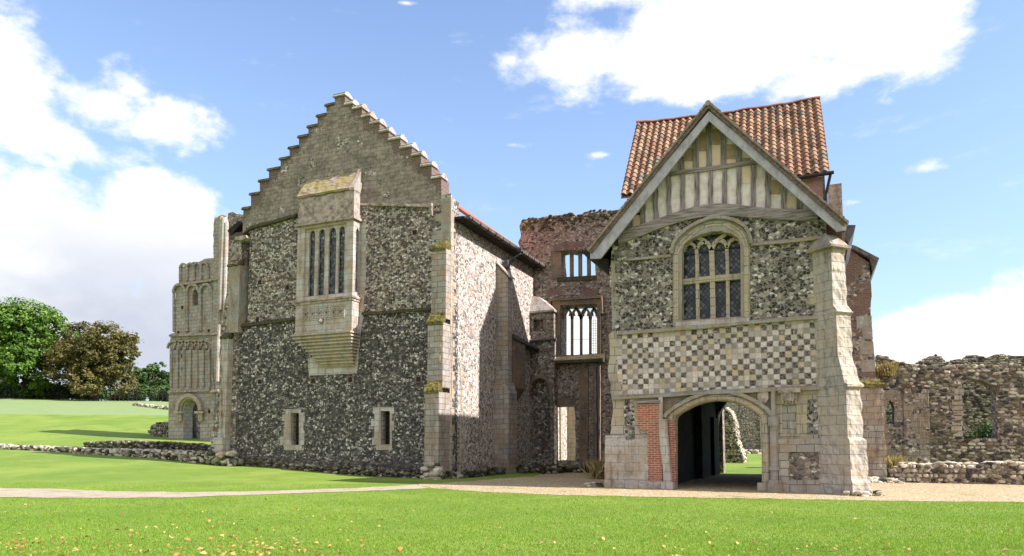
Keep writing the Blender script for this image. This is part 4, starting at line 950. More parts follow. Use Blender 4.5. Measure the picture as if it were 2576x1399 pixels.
# projecting bay with the pointed recess
VB = 38.85; v = P(VB); xV0, xV1 = A1-.02, v(1393, 900)[0]
zT = v(1350, 785)[1]; zM = v(1350, 857)[1]
ap = v(1357, 952); zs_ = v(1330, 1010)[1]
n0, n1 = v(1333, 1050)[0], v(1384, 1050)[0]; xm_ = (n0+n1)/2; ww = (n1-n0)/2
arch = [(n1, .05), (n1, zs_)] + [(xm_+ww*math.cos(t)**.8 if t < R(89) else xm_, zs_+(ap[1]-zs_)*math.sin(t)) for t in [R(18), R(36), R(54), R(72)]] + [(xm_, ap[1])] + [(xm_-ww*math.cos(t)**.8, zs_+(ap[1]-zs_)*math.sin(t)) for t in [R(72), R(54), R(36), R(18)]] + [(n0, zs_), (n0, .05)]
mb = MB(); mb.prism([[(xV0, -.3), (n0, -.3)] + list(reversed(arch)) + [(n1, -.3), (xV1, -.3), (xV1, zM), (xV0, zM)]], VB, VB+.5); mb.box(xV0, xV1-.01, LB-.06, LB+.02, -.3, zM-.02)
bay = mb.build('bay_wall', M['rubble'], LNK)
sqh = px(v, sq); xV2 = v(1391, 800)[0]
mb = MB(); mb.prism([[(xV0, zM), (xV2, zM), (xV2, zT), (xV0, zT)], sqh], VB+.08, VB+.5); mb.box(xV0, xV2-.01, VB+.5, LB+.02, zM, zT-.02); mb.build('bay_upper_wall', M['rubble_brick'], LNK)
mb = MB(); zk = v(1331, 742)[1]
mb.loft([[(xV0, VB-.1, zT-.05), (xV2+.1, VB-.1, zT-.05), (xV2+.1, LB+.02, zT-.05), (xV0, LB+.02, zT-.05)], [(xV0, VB-.1, zT+.06), (xV2+.1, VB-.1, zT+.06), (xV2+.1, LB+.02, zT+.06), (xV0, LB+.02, zT+.06)], [(xV0, LB-.35, zk), (v(1350, 745)[0], LB-.35, zk-.1), (v(1368, 765)[0], LB+.02, zk-.35), (xV0, LB+.02, zk)]])
mb.build('stone_roof', M['stone_pale'], LNK)
mb = MB(); mb.prism([[(VB-.16, zM-.05), (VB+.3, zM-.05), (VB+.3, zM+.14), (VB-.16, zM+.03)]], xV0, xV1+.08, 'x'); mb.build('lead_string', M['lead'], LNK)
A = [(p_[0], p_[1]) for p_ in arch[1:-1]]; mb = MB(); mb.bar([(n1+.12, zs_-.25)] + [(xm_+(p_[0]-xm_)*1.14, p_[1]+.1) for p_ in A] + [(n0-.12, zs_-.25)], .16, VB-.12, VB+.1); rough(mb.build('arch_hood', M['stone_brown'], LNK), .02, .22, 2)
# low stones by the door
mb = MB()
for k in range(120):
    s_ = random.uniform(.08, .17); stone(mb, (random.uniform(h(1455, 1100)[0], h(1535, 1100)[0]), random.uniform(LB-3.2, LB-1.2), random.uniform(0, .3)), s_*1.3, s_, s_*.8)
mb.build('footing_stones', M['stones_dark'], LNK)
# inner court walls seen through the doorway
IN = thing('sunlit_court_wall', 'sunlit stone wall glimpsed through the narrow doorway', 'wall', (-16, 45, tz(-16, 45)))
mb = MB(); mb.prism([[(LB+2.0, -.3), (50.19, -.3), (50.19, 6.2), (44, 6.5), (LB+2.0, 6.4)]], -17, -16, 'x'); mb.build('flint_wall', M['flint_sunlit'], IN)
mb = MB(); mb.box(-16.6, -15.88, 45.7, 46.1, -.3, 4.2); rough(mb.build('stone_pilaster', M['stone_warm'], IN))
mb = MB(); mb.box(-15.99, -8.0, 47.4, 48.2, -.3, 5.5); mb.build('rear_wall', M['stone_warm'], IN)
mb = MB()
for k in range(90): s_ = random.uniform(.08, .2); stone(mb, (random.uniform(-15.9, -12.5), random.uniform(42.5, 47.3), tz(-14, 45)+random.uniform(-.05, .1)), s_*1.3, s_, s_*.7)
mb.build('fallen_rubble', M['stones_pale'], IN)

# ================================================================== CROSS RANGE with pantiled roof
RB = 32.3; RNG = thing('pantiled_range', 'tall range with steep red pantiled roof rising behind the timbered gable', 'building', (-3.5, 38, 0))
def P3(b, u, v_): a_, z_ = P(b)(u, v_); return Vector((a_, b, z_))
EL_, ER_ = P3(32.1, 1561, 494), P3(32.1, 2087, 434); GL_, GR_ = P3(35.6, 1601, 314), P3(35.6, 2063, 252)
NC, NRW = 27, 19
mb = MB()
nrm = (ER_-EL_).cross(GL_-EL_).normalized()
if nrm.y > 0: nrm = -nrm
K = 6
prof = [0.0, .045, .075, .07, .035, -.005, 0.0]                  # S profile of one tile across
def sag(sx, t): return Vector((0, 0, -.11*math.sin(math.pi*sx)*(.4+.6*t) + .022*math.sin(sx*19+t*2) + .015*math.sin(sx*41+1)))
for c in range(NC):
    for r in range(NRW):
        tone = random.random(); t0, t1 = r/NRW, (r+1.12)/NRW
        js, jl = random.uniform(-.004, .004), random.uniform(-.012, .012)
        vs = []
        for (tt, lift) in ((t0, .05), (t1, .008)):
            for k in range(K+1):
                sx = (c + k/K)/NC; tq = min(tt + (jl/6 if tt == t0 else 0), 1.0)
                p_ = EL_.lerp(ER_, sx).lerp(GL_.lerp(GR_, sx), tq) + sag(sx, tq) + nrm*(prof[k]*1.5+lift*1.3+js); vs.append(tuple(p_))
        for k in range(K+1):
            sx = (c + k/K)/NC; p_ = EL_.lerp(ER_, sx).lerp(GL_.lerp(GR_, sx), t0 + jl/6) + sag(sx, t0) + nrm*(prof[k]*1.5+.012+js); vs.append(tuple(p_))
        n_ = K+1; fs = [(k, k+1, n_+k+1, n_+k) for k in range(K)] + [(2*n_+k, 2*n_+k+1, k+1, k) for k in range(K)]
        mb.add(vs, fs, tone)
mb.build('pantile_slope', M['pantile'], RNG)
BL_, BR_ = Vector((EL_.x, 39.1, EL_.z)), Vector((ER_.x, 39.1, ER_.z))
mb = MB(); mb.loft([[tuple(EL_+Vector((0.02, 0, -.07))), tuple(GL_+Vector((0.02, 0, -.16))), tuple(BL_), tuple(BL_-Vector((0, 0, .12))), tuple(GL_-Vector((0, 0, .16))), tuple(EL_-Vector((0, 0, .12)))], [tuple(ER_+Vector((-.02, 0, -.07))), tuple(GR_+Vector((-.02, 0, -.16))), tuple(BR_), tuple(BR_-Vector((0, 0, .12))), tuple(GR_-Vector((0, 0, .16))), tuple(ER_-Vector((0, 0, .12)))]])
mb.build('roof_deck', M['tile_edge'], RNG)
mb = MB(); rg = []
for i in range(22):
    p_, q_ = GL_.lerp(GR_, i/22)+sag(i/22, 1), GL_.lerp(GR_, (i+.97)/22)+sag((i+.97)/22, 1)
    secs = [[tuple(w_ + Vector((0, .16*math.cos(t), .12*math.sin(t)+.05+ (.012 if i % 2 else 0)))) for t in [math.pi*k/6 for k in range(7)]] for w_ in (p_, q_)]; mb.loft(secs)
mb.build('ridge_tiles', plain_mat('ridge_tile', (.30, .12, .08), (.2, .085, .06), 6), RNG)
zf = EL_.z-.08; xl_, xr_ = EL_.x+.25, ER_.x-.3
aJL, aJR = P(25.03)(1696, 1100)[0], P(25.03)(1914, 1100)[0]
oL, oR = -4.68, -1.0
mb = MB(); mb.prism([[(xl_, -.3), (-5.2, -.3), (-5.2, 5.2), (-.6, 5.2), (-.6, -.3), (xr_, -.3), (xr_, ER_.z-.08), (xl_, zf)]], RB, RB+.7); mb.build('front_wall', M['brick_pink'], RNG)
arc = [(oR, 0), (oR, 2.3), (oR-.15, 3.1), (oR-.6, 3.8), (oR-1.2, 4.2), ((oL+oR)/2, 4.35), (oL+1.2, 4.2), (oL+.55, 3.8), (oL+.12, 3.1), (oL, 2.3), (oL, 0)]
mb = MB(); mb.prism([[(xl_, -.3)] + [(oL, -.3)] + list(reversed(arc)) + [(oR, -.3), (xr_, -.3), (xr_, ER_.z-.1), (xl_, zf)]], 38.3, 39.0); mb.build('rear_wall', M['rubble'], RNG)
for x0_, x1_, e0, g0 in ((xl_, xl_+.6, EL_, GL_), (xr_-.6, xr_, ER_, GR_)):
    mb = MB(); mb.prism([[(RB+.7, -.3), (38.3, -.3), (38.3, zf-.1), (35.6, g0.z-.2), (RB+.7, zf+.55)]], x0_, x1_, 'x'); mb.build('end_wall', M['brick_old'], RNG)
mb = MB(); mb.box(oL-.8, oL-.001, RB+.7, 38.3, -.3, 5.2); mb.box(oR+.001, oR+.8, RB+.7, 38.3, -.3, 5.2); mb.box(oL-.8, oR+.8, RB+.7, 38.3, 5.2, 5.5); mb.build('passage_lining', M['passage_shade'], RNG)
mb = MB(); mb.box(oL+.02, oL+.14, 36.2, 38.2, .02, 2.9); mb.build('open_door', M['dark_wood_and_shade'], RNG)
# gutter, chimney and lean-to on the right
mb = MB(); mb.tube(tuple(ER_+Vector((-2.0, -.15, -.1))), tuple(ER_+Vector((.15, -.15, -.07))), .08); q_ = ER_+Vector((.02, -.1, -.1)); mb.tube(tuple(q_), (xr_+.12, RB-.12, ER_.z-.9), .06); mb.tube((xr_+.12, RB-.12, ER_.z-.9), (xr_+.12, RB-.12, 9.0), .06); mb.build('rainwater_pipe', M['iron'], RNG)
h = P(34.5); mb = MB(); c0, c1_ = h(2084, 480)[0], h(2117, 480)[0]; mb.box(c0, c1_, 34.5, 35.6, 3, h(2100, 463)[1]); mb.build('stone_stack', M['stone_dirty'], RNG)
LB2 = 32.9; h = P(LB2)
wing = px(h, [(2100, 626), (2136, 626), (2186, 661)]) + ragged(px(h, [(2186, 661), (2189, 700), (2190, 760), (2194, 830), (2200, 900), (2203, 975)]), .3, .04)[1:]
mb = MB(); mb.prism([wing + [(h(2203, 975)[0], 0), (h(2100, 975)[0], 0)]], LB2, LB2+4); mb.build('brick_wing', M['brick_old'], RNG)
mb = MB(); mb.bar(px(h, [(2120, 618), (2150, 627), (2207, 657)]), .16, LB2-.25, LB2+4.2); mb.prism([px(h, [(2186, 650), (2208, 655), (2194, 688), (2190, 668)])], LB2-.2, LB2+4); mb.build('lean_to_roof', M['gutter'], RNG)
zq_ = h(2180, 975)[1]; x0_, x1_ = h(2168, 1100)[0], h(2225, 1100)[0]
q_ = ragged([(x1_, -.1), (x1_-.02, zq_)], .35, .05)
mb = MB(); mb.prism([[(x0_, -.2)] + q_ + [(x0_, zq_)]], LB2-.25, LB2+1.0); rough(mb.build('stone_pier', M['stone_mixed'], RNG))
mb = MB(); mb.box(x0_, x1_+.08, LB2-.33, LB2+1, zq_, zq_+.12); mb.prism([[(LB2-.3, zq_+.12), (LB2+.02, zq_+.12), (LB2+.02, zq_+.35)]], x0_, x1_-.1, 'x'); rough(mb.build('mossy_offset', M['moss'], RNG), .06, .22, 4)
for y_, uu in ((792, 2190), (820, 2192), (858, 2195), (902, 2198), (950, 2202)):
    a_, z_ = h(uu, y_); mb = MB(); mb.box(a_-random.uniform(.35, .75), a_+.02, LB2-.015, LB2+.3, z_-.55, z_-.04); rough(mb.build('quoins', M['stone_grey'], RNG), .02, .22, 3)
mb = MB()
for k in range(50):
    s_ = random.uniform(.08, .2); stone(mb, (random.uniform(x0_, x1_+.5), LB2-.3-random.uniform(0, .5), random.uniform(-.02, .15)), s_*1.2, s_, s_*.7)
mb.build('footing_stones', M['stones_pale'], RNG)

# ================================================================== GATEHOUSE PORCH
GB = 25.03; g = P(GB); TG = .65
GAT = thing('gatehouse_porch', 'chequered stone gatehouse porch with timbered gable and arched passage', 'building', (-3, GB+2, 0))
sA = [(1553, 999), (1664, 993), (1760, 986), (1864, 982), (1945, 978), (2040, 974), (2110, 970)]
sB = [(1553, 834), (1640, 831), (1690, 827), (1790, 819), (1888, 809), (1960, 803), (2040, 797), (2095, 792)]
xR = .62
def gp_(pts): return px(g, pts)
A_, B_ = gp_(sA), gp_(sB)
ledge = lambda y0, y1, x=1533, am=.06, n=.28: ragged(gp_([(x, y0), (x+random.uniform(-2, 3), (y0+y1)/2), (x+1, y1)]), n, am)
# ground storey with the archway (outline walks anticlockwise from lower left)
archIn = [(1696, 1235), (1696, 1055), (1700, 1046), (1716, 1034), (1744, 1020), (1770, 1011), (1799, 1006), (1828, 1007), (1856, 1014), (1884, 1026), (1905, 1040), (1914, 1052), (1916, 1235)]
ai = gp_(archIn); ai[0] = (ai[0][0], -.2); ai[-1] = (ai[-1][0], -.2)
e1 = ragged(gp_([(1533, 1100), (1540, 1050), (1538, 1010), (1532, 975), (1531, 940)]), .25, .07)
low = [(g(1531, 1200)[0], -.2)] + ai + [(xR, -.2), (xR, A_[-1][1])] + list(reversed(A_)) + [(g(1538, 1000)[0], g(1538, 1000)[1])] + ragged(gp_([(1538, 1000), (1541, 1040), (1534, 1095)]), .25, .06)[1:]
mb = MB(); mb.prism([low], GB, GB+TG); gl = mb.build('ground_storey', M['stone_warm'], GAT)
base = [(g(1522, 1200)[0], -.15)] + [(g(1664, 1200)[0], -.15)] + gp_([(1664, 1180), (1640, 1178), (1628, 1100), (1560, 1094), (1520, 1094)])
base = [(g(1521, 1150)[0], -.15), (g(1672, 1150)[0], -.15), (g(1672, 1210)[0], g(1672, 1210)[1])] + gp_([(1632, 1208), (1630, 1103), (1575, 1108), (1573, 1097), (1524, 1096)])
base = base[:1] + base[1:] 
mb = MB(); mb.prism([base], GB-.11, GB+.3); rough(mb.build('plinth', M['stone_pale'], GAT), .04, .22, 5)
mb = MB(); mb.prism([[(g(1957, 1150)[0], -.15), (xR-.1, -.15), (xR-.1, g(2090, 1103)[1]), (g(1957, 1105)[0], g(1957, 1105)[1])], gp_([(1985, 1208), (2076, 1206), (2076, 1148), (2060, 1138), (1985, 1136)])], GB-.13, GB+.3); mb.build('plinth', M['stone_mixed'], GAT)
mb = MB(); mb.prism([gp_([(1984, 1210), (2078, 1208), (2078, 1136), (1984, 1134)])], GB-.05, GB+.1); mb.build('rubble_panel', M['rubble'], GAT)
mb = MB(); mb.box(g(2070, 1110)[0], g(2097, 1110)[0], GB-.142, GB+.02, g(2080, 1127)[1], g(2080, 1112)[1]); mb.build('flint_block', M['flint_panel'], GAT); mb = MB(); mb.prism([gp_([(2085, 1212), (2150, 1213), (2135, 1228), (2088, 1222)])], GB-.2, GB); mb.build('flint_block', M['flint_panel'], GAT)
# brick patches and flint strips
mb = MB(); mb.prism([gp_([(1606, 1080), (1606, 1017), (1666, 1015), (1666, 1210), (1634, 1210), (1630, 1150), (1630, 1082)])], GB-.125, GB+.02); mb.build('brick_patch', M['brick'], GAT)
mb = MB(); mb.prism([ragged(gp_([(1680, 1214), (1681, 1060), (1690, 1050), (1697, 1056)]), .2, .03) + ragged(gp_([(1697, 1056), (1699, 1214)]), .15, .04)], GB-.03, GB+.25); mb.build('brick_patch', M['brick'], GAT)
mb = MB(); mb.prism([gp_([(1604, 1016), (1604, 1010), (1663, 1007), (1663, 1014)])], GB-.18, GB+.02); mb.build('timber_lintel', M['timber_h'], GAT)
for pts in ([(1573, 1104), (1569, 1030), (1572, 1006), (1592, 1004), (1595, 1040), (1597, 1103)], [(2029, 1093), (2031, 1006), (2055, 1003), (2058, 1092)], [(2106, 1095), (2103, 1005), (2122, 1001), (2127, 1090)]):
    mb = MB(); mb.prism([ragged(gp_(pts)+[g(*pts[0])], .3, .02)[:-1]], GB-.012, GB+.03); mb.build('flint_strip', M['flint_panel'], GAT)
# arch mouldings
def marc(off, w, d0, d1, mat, nm):
    pts = []
    cx_, cy_ = 1806, 1060
    for (x_, y_) in archIn[1:-1]:
        dx, dy = x_-cx_, y_-cy_; l = math.hypot(dx, dy*1.7); pts.append((x_+dx/l*off, y_+dy*1.7/l*off*.8))
    mb = MB(); mb.bar(gp_(pts), w, d0, d1); return mb.build(nm, mat, GAT)
marc(3, .13, GB+.12, GB+.3, M['stone_grey'], 'arch_moulding')
marc(10, .13, GB-.05, GB+.14, M['stone_warm'], 'arch_moulding')
hoodp = [(1672, 1050), (1677, 1041), (1700, 1023), (1740, 1001), (1775, 989), (1800, 984), (1835, 986), (1870, 995), (1905, 1012), (1931, 1031), (1941, 1044)]
mb = MB(); mb.bar(gp_(hoodp), .12, GB-.13, GB+.05); rough(mb.build('arch_hood', M['stone_grey'], GAT), .02, .22, 2)
mb = MB(); mb.prism([gp_([(1668, 1040), (1668, 1001), (1790, 989), (1740, 1003), (1700, 1025)])], GB-.02, GB+.02); mb.build('spandrel', M['stone_brown'], GAT); mb = MB(); mb.prism([gp_([(1815, 986), (1938, 982), (1938, 1038), (1905, 1010), (1870, 993)])], GB-.02, GB+.02); mb.build('spandrel', M['stone_brown'], GAT)
mb = MB(); c_ = g(1919, 999); mb.prism([[(c_[0]-.17, c_[1]+.2), (c_[0]-.17, c_[1]-.05), (c_[0]-.1, c_[1]-.18), (c_[0], c_[1]-.25), (c_[0]+.1, c_[1]-.18), (c_[0]+.17, c_[1]-.05), (c_[0]+.17, c_[1]+.2)]], GB-.10, GB-.01); mb.build('carved_shield', M['stone_dirty'], GAT)
# shafts
def shaft(pts, r, mat, nm='shaft', rings=()):
    mb = MB(); P3s = [(g(u, v_)[0], GB-.09, g(u, v_)[1]) for u, v_ in pts]
    for p_, q_ in zip(P3s[:-1], P3s[1:]): mb.tube(p_, q_, r, 10)
    for (u, v_, rr, hh) in rings:
        a_, z_ = g(u, v_); mb.tube((a_, GB-.09, z_-hh/2), (a_, GB-.09, z_+hh/2), rr, 10)
    return mb.build(nm, mat, GAT)
shaft([(1662.5, 1000), (1663, 1060)], .08, M['stone_pale']); 
mb = MB()
pl = [(1663.5, 1055, .16), (1665, 1090, .16), (1669, 1130, .17), (1674, 1170, .16), (1676, 1212, .15)]
for p_, q_ in zip(pl[:-1], pl[1:]): a_ = g(p_[0]+5, p_[1]); b_ = g(q_[0]+5, q_[1]); mb.tube((a_[0], GB-.16, a_[1]), (b_[0], GB-.16, b_[1]), p_[2], 8, q_[2])
a_ = g(1682, 1218); mb.box(a_[0]-.2, a_[0]+.2, GB-.36, GB, -.05, a_[1]+.08)
mb.build('shaft', M['stone_pale'], GAT)
shaft([(1945, 978), (1945, 1058)], .08, M['stone_grey'], rings=[(1945, 1060, .17, .3)])
shaft([(1946, 1058), (1948, 1222)], .13, M['stone_grey'], rings=[(1947, 1178, .19, .12), (1948, 1215, .24, .22), (1948, 1228, .28, .3)])
mb = MB(); a_ = g(1925, 1100)[0]; mb.tube((a_, GB+.02, -.1), (a_, GB+.02, g(1925, 1050)[1]), .13, 10); mb.box(a_-.3, a_+.12, GB-.06, GB+.4, -.1, g(1925, 1215)[1]); mb.build('shaft', M['stone_warm'], GAT)
# niche
mb = MB(); mb.prism([gp_([(1962, 1098), (2011, 1096), (2011, 1003), (1962, 1005)]), gp_([(1967, 1093), (2003, 1092), (2003, 1022), (1996, 1008), (1985, 1004), (1973, 1009), (1967, 1024)])], GB-.04, GB+.02); n_ = mb.build('niche', M['stone_warm'], GAT)
mb = MB(); mb.prism([gp_([(1967, 1093), (2003, 1092), (2003, 1012), (1967, 1014)])], GB-.012, GB+.03); mb.build('niche_back', M['stone_mixed'], n_)
mb = MB()
for k in range(5):
    a_, z_ = g(1966+k*8+3, 1000); mb.prism([[(a_-.06, z_-.12), (a_+.06, z_-.12), (a_+.06, z_+.2), (a_, z_+.28), (a_-.06, z_+.2)]], GB-.3+abs(k-2)*.05, GB); mb.tube((a_, GB-.2, z_-.2), (a_, GB-.2, z_-.1), .035, 6)
a_, z_ = g(1985, 985); mb.box(a_-.34, a_+.34, GB-.28, GB, z_-.05, z_+.1); mb.build('carved_canopy', M['stone_dirty'], n_)
# string courses
def gstring(pts, th, dep, mat, nm='string_course'):
    mb = MB(); string(mb, pts, th, GB, dep); return rough(mb.build(nm, M[mat], GAT), .025, .22, 4)
gstring([(1541, 996)] + [(u, v_-4) for u, v_ in sA[:-1]] + [(2118, 965)], .15, .14, 'stone_grey')
gstring([(1556, 834)] + [(u, v_-3) for u, v_ in sB[1:]], .14, .15, 'stone_grey')
gstring([(1573, 651), (1640, 645), (1688, 640)], .10, .10, 'stone_grey'); gstring([(1888, 611), (1960, 605), (2020, 599), (2070, 592)], .13, .12, 'stone_grey')
# chequer storey
ch = [(g(1538, 1000)[0], g(1538, 1000)[1])] + [A_[0]] + A_[1:] 
cw = gp_([(1538, 1000)]) + A_ + [(xR, A_[-1][1]), (xR, B_[-1][1])] + list(reversed(B_)) + ragged(gp_([(1540, 834), (1530, 842), (1533, 900), (1530, 950), (1535, 985), (1538, 1000)]), .25, .06)[:-1]
mb = MB(); mb.prism([cw], GB, GB+TG); mb.build('middle_storey', M['stone_warm'], GAT)
zz0, zz1 = A_[1][1], B_[1][1]
def chz(x_, L): 
    for (p_, q_) in zip(L[:-1], L[1:]):
        if p_[0] <= x_ <= q_[0]: return p_[1]+(q_[1]-p_[1])*(x_-p_[0])/(q_[0]-p_[0])
    return L[-1][1] if x_ > L[-1][0] else L[0][1]
xl0, xr0 = g(1562, 900)[0], g(2062, 900)[0]; S = .186
right = []; z_ = chz(xr0, A_)
while z_ < chz(xr0, B_)-.05:
    w_ = xr0 + random.choice([0, S, S*1.0, .0, 2*S*.5]); right += [(w_, z_), (w_, z_+S)]; z_ += S
right[-1] = (right[-1][0], chz(xr0, B_)); right = [(x_, max(z__, chz(x_, A_)+.0)) for x_, z__ in right]
leftp = []; z_ = chz(xl0, A_)
while z_ < chz(xl0, B_)-.05:
    w_ = xl0 - random.choice([0, S, 0, S*.6]); leftp += [(w_, z_), (w_, z_+S)]; z_ += S
leftp[-1] = (leftp[-1][0], chz(xl0, B_))
mb = MB(); mb.prism([[p for p in A_ if xl0 < p[0] < xr0] + right + [p for p in reversed(B_) if xl0 < p[0] < xr0] + list(reversed(leftp))], GB-.012, GB+.03); mb.build('chequer_flushwork', M['chequer'], GAT)
# upper storey flint with traceried window
beamTop = [(1556, 588), (1600, 571), (1660, 550), (1722, 529), (1757, 519), (1792, 514), (1830, 514), (1870, 519), (1922, 525), (1980, 528), (2056, 531)]
beamBot = [(1540, 620), (1600, 600), (1668, 573), (1725, 555), (1789, 544), (1830, 544), (1870, 548), (1950, 553), (2070, 560)]
wo = [(1692, 822), (1692, 640), (1696, 618), (1708, 600), (1730, 580), (1756, 566), (1780, 557), (1800, 553), (1826, 555), (1850, 563), (1868, 574), (1878, 588), (1884, 606), (1886, 626), (1887, 811)]
wi = [(1715, 806), (1715, 630), (1722, 614), (1740, 600), (1762, 590), (1790, 583), (1815, 582), (1840, 589), (1856, 599), (1862, 612), (1863, 797)]
def plane_poly(pts): return gp_(pts)
upw = B_ + [(xR, B_[-1][1]), (xR, g(2100, 562)[1])] + gp_(list(reversed([(u, v_-12) for u, v_ in beamBot]))) + ragged(gp_([(1540, 620), (1536, 660), (1533, 720), (1536, 780), (1540, 834)]), .25, .06)
wi_ = gp_(wi)
grow = lambda pts, s_: [((p[0]-sum(q[0] for q in pts)/len(pts))*s_+sum(q[0] for q in pts)/len(pts), (p[1]-sum(q[1] for q in pts)/len(pts))*s_+sum(q[1] for q in pts)/len(pts)) for p in pts]
mb = MB(); mb.prism([upw, grow(gp_(wo), .99)], GB, GB+TG); mb.build('upper_storey', M['flint_gate'], GAT)
mb = MB(); mb.prism([gp_(wo), wi_], GB-.02, GB+.42); wf = mb.build('traceried_window', M['stone_grey'], GAT)
mb = MB()
n_ = len(wo); 
hoodw = [(1690, 640), (1691, 630), (1694, 615), (1706, 597), (1728, 577), (1755, 562), (1780, 552), (1800, 548), (1828, 550), (1853, 558), (1872, 570), (1883, 586), (1888, 604), (1890, 614)]
mb.bar(gp_(hoodw), .11, GB-.16, GB+.02); rough(mb.build('hood_mould', M['stone_grey'], wf), .025, .22, 3)
for off, dd in ((7, .06), (13, .16)):
    pts = [(u+(1790-u)/abs(1790-u+.01)*off*.9 if abs(u-1790) > 40 else u, v_+off*(.9 if v_ < 640 else 0)) for u, v_ in wo[1:-1]]
    pts = [(pts[0][0], 806-off*.2)] + pts + [(pts[-1][0], 798)]
    mb = MB(); mb.bar(gp_(pts), .07, GB-.04+dd*.0, GB+.05); mb.build('frame_roll', M['stone_warm'], wf)
mb = MB(); mb.prism([[(GB-.14, g(1790, 822)[1]), (GB+.3, g(1790, 822)[1]), (GB+.3, g(1790, 797)[1]), (GB-.0, g(1790, 803)[1]), (GB-.14, g(1790, 815)[1])]], g(1700, 805)[0], g(1884, 805)[0], 'x'); rough(mb.build('sill', M['stone_pale'], wf), .02, .22, 3)
d0, d1 = GB+.24, GB+.40
mb = MB()
for u0, u1, w_ in ((1752.5, 1748.5, .12), (1791, 1786.5, .17), (1829, 1825.5, .12)): 
    mb.bar(gp_([(u0, 806), (u1+1.5, 650), (u1, 622)]), w_, d0, d1)
mb.build('mullion', M['stone_warm'], wf)
mb = MB(); mb.bar(gp_([(1714, 706), (1790, 697), (1864, 691)]), .20, d0-.03, d1+.01); mb.build('transom', M['stone_warm'], wf)
mb = MB()
for (x0, x1, ys) in ((1716, 1749, 628), (1750, 1787, 622), (1788, 1826, 617), (1827, 1863, 616)):
    xm_ = (x0+x1)/2; ap_ = ys-22
    mb.bar(gp_([(x0, ys), (x0+2, ys-9), (x0+8, ys-17), (xm_, ap_)]), .085, d0+.02, d1-.02); mb.bar(gp_([(x1, ys), (x1-2, ys-9), (x1-8, ys-17), (xm_, ap_)]), .085, d0+.02, d1-.02)
    for s_, xx in ((1, x0), (-1, x1)): mb.prism([gp_([(xx+s_*2, ys-8), (xx+s_*9, ys-7), (xx+s_*6, ys-15)])], d0+.03, d1-.03)
mb.bar(gp_([(1787, 625), (1779, 610), (1768, 600), (1750, 592)]), .13, d0, d1); mb.bar(gp_([(1787, 625), (1794, 608), (1806, 596), (1822, 584)]), .13, d0, d1)
mb.bar(gp_([(1749, 622), (1742, 612), (1728, 604)]), .10, d0, d1); mb.bar(gp_([(1749, 622), (1756, 611), (1770, 603)]), .10, d0, d1)
mb.bar(gp_([(1826, 618), (1820, 607), (1806, 600)]), .10, d0, d1); mb.bar(gp_([(1826, 618), (1833, 604), (1845, 596)]), .10, d0, d1)
mb.build('tracery', M['stone_warm'], wf)
q_ = gp_([(1708, 812), (1870, 805), (1870, 575), (1708, 580)]); mb = MB(); mb.box(q_[0][0], q_[1][0], GB+.405, GB+.42, q_[0][1], q_[2][1]); mb.build('leaded_glass', M['glass'], wf)
mb = MB()
for a0, a1, yy in ((1718, 1748, 633), (1752, 1787, 628), (1790, 1826, 622), (1829, 1863, 616)): mb.bar(gp_([(a0, yy+1), (a1, yy-1)]), .05, GB+.37, GB+.4)
mb.build('iron_bar', M['iron'], wf)
# right and left quoins
def qpatch(u, y0, y1, sg, mat='stone_warm', d=(.3, .62), bb=GB-.01):
    x_ = g(u, (y0+y1)/2)[0]; z0_, z1_ = g(u, y1)[1], g(u, y0)[1]
    mb = MB(); mb.prism([[(x_, z0_), (x_, z1_)] + list(reversed(quoin(x_, z0_, z1_, d[0], d[1], .34, sg)))], bb, GB+.03); rough(mb.build('quoins', M[mat], GAT), .02, .22, 3)
qpatch(2104, 606, 792, -1, d=(.35, .75)); qpatch(1538, 660, 828, 1, 'stone_grey', (.12, .3))
# timber gable: plaster panels, studs, collar, cambered beam
apx = g(1783, 306); ftL, ftR = g(1547, 600), g(2078, 545)
mb = MB(); mb.prism([gp_([(1556, 588), (1783, 300), (2060, 533)]) [::-1] + gp_(beamTop)[1:-1]], GB+.06, GB+.3)
gpl = mb.build('plaster_gable', M['plaster'], GAT)
def yR(u): return 304 + (u-1783)*(560-304)/(2100-1783)          # underside of right barge board
def yL(u): return 304 + (1783-u)*(640-304)/(1783-1512)
def roofy(u): return yR(u) if u > 1783 else yL(u)
def beamy(u, L=beamTop):
    for p_, q_ in zip(L[:-1], L[1:]):
        if p_[0] <= u <= q_[0]: return p_[1]+(q_[1]-p_[1])*(u-p_[0])/(q_[0]-p_[0])
    return L[-1][1]
def coly(u): return 440 - (u-1679)*30/221
studsU = [1714, 1750, 1783, 1819, 1857]; studsL = [1584, 1617, 1649, 1682, 1716, 1752, 1787, 1822, 1858, 1894, 1930, 1970, 2009]
for u in studsU:
    mb = MB(); w_ = 13; j = random.uniform(-2, 2)
    mb.prism([gp_([(u-w_/2, coly(u)), (u+w_/2, coly(u)), (u+w_/2+j, roofy(u)+4), (u-w_/2+j, roofy(u)+4)])], GB+.0, GB+.1); mb.build('stud', M['timber'], GAT)
for u in studsL:
    top_ = max(coly(u)+4, roofy(u)+4) if 1679 < u < 1900 else roofy(u)+2
    if beamy(u) - top_ < 8: continue
    w_ = 12; n_ = 5; A, B = [], []
    for k in range(n_+1):
        yy = beamy(u) + (top_-beamy(u))*k/n_; j = random.uniform(-1.2, 1.2); A.append((u-w_/2+j, yy)); B.append((u+w_/2+j+random.uniform(-.6, .6), yy))
    mb = MB(); mb.strip(gp_(A), gp_(B), GB+.0, GB+.1); mb.build('stud', M['timber'], GAT)
mb = MB(); mb.bar(gp_([(1665, 440), (1740, 430), (1830, 418), (1912, 406)]), .15, GB-.03, GB+.08); mb.build('collar_beam', M['timber_h'], GAT)
mb = MB(); tb = [beamTop[0]] + beamTop[1:]; n_ = 14
us = [1556 + (2056-1556)*k/n_ for k in range(n_+1)]
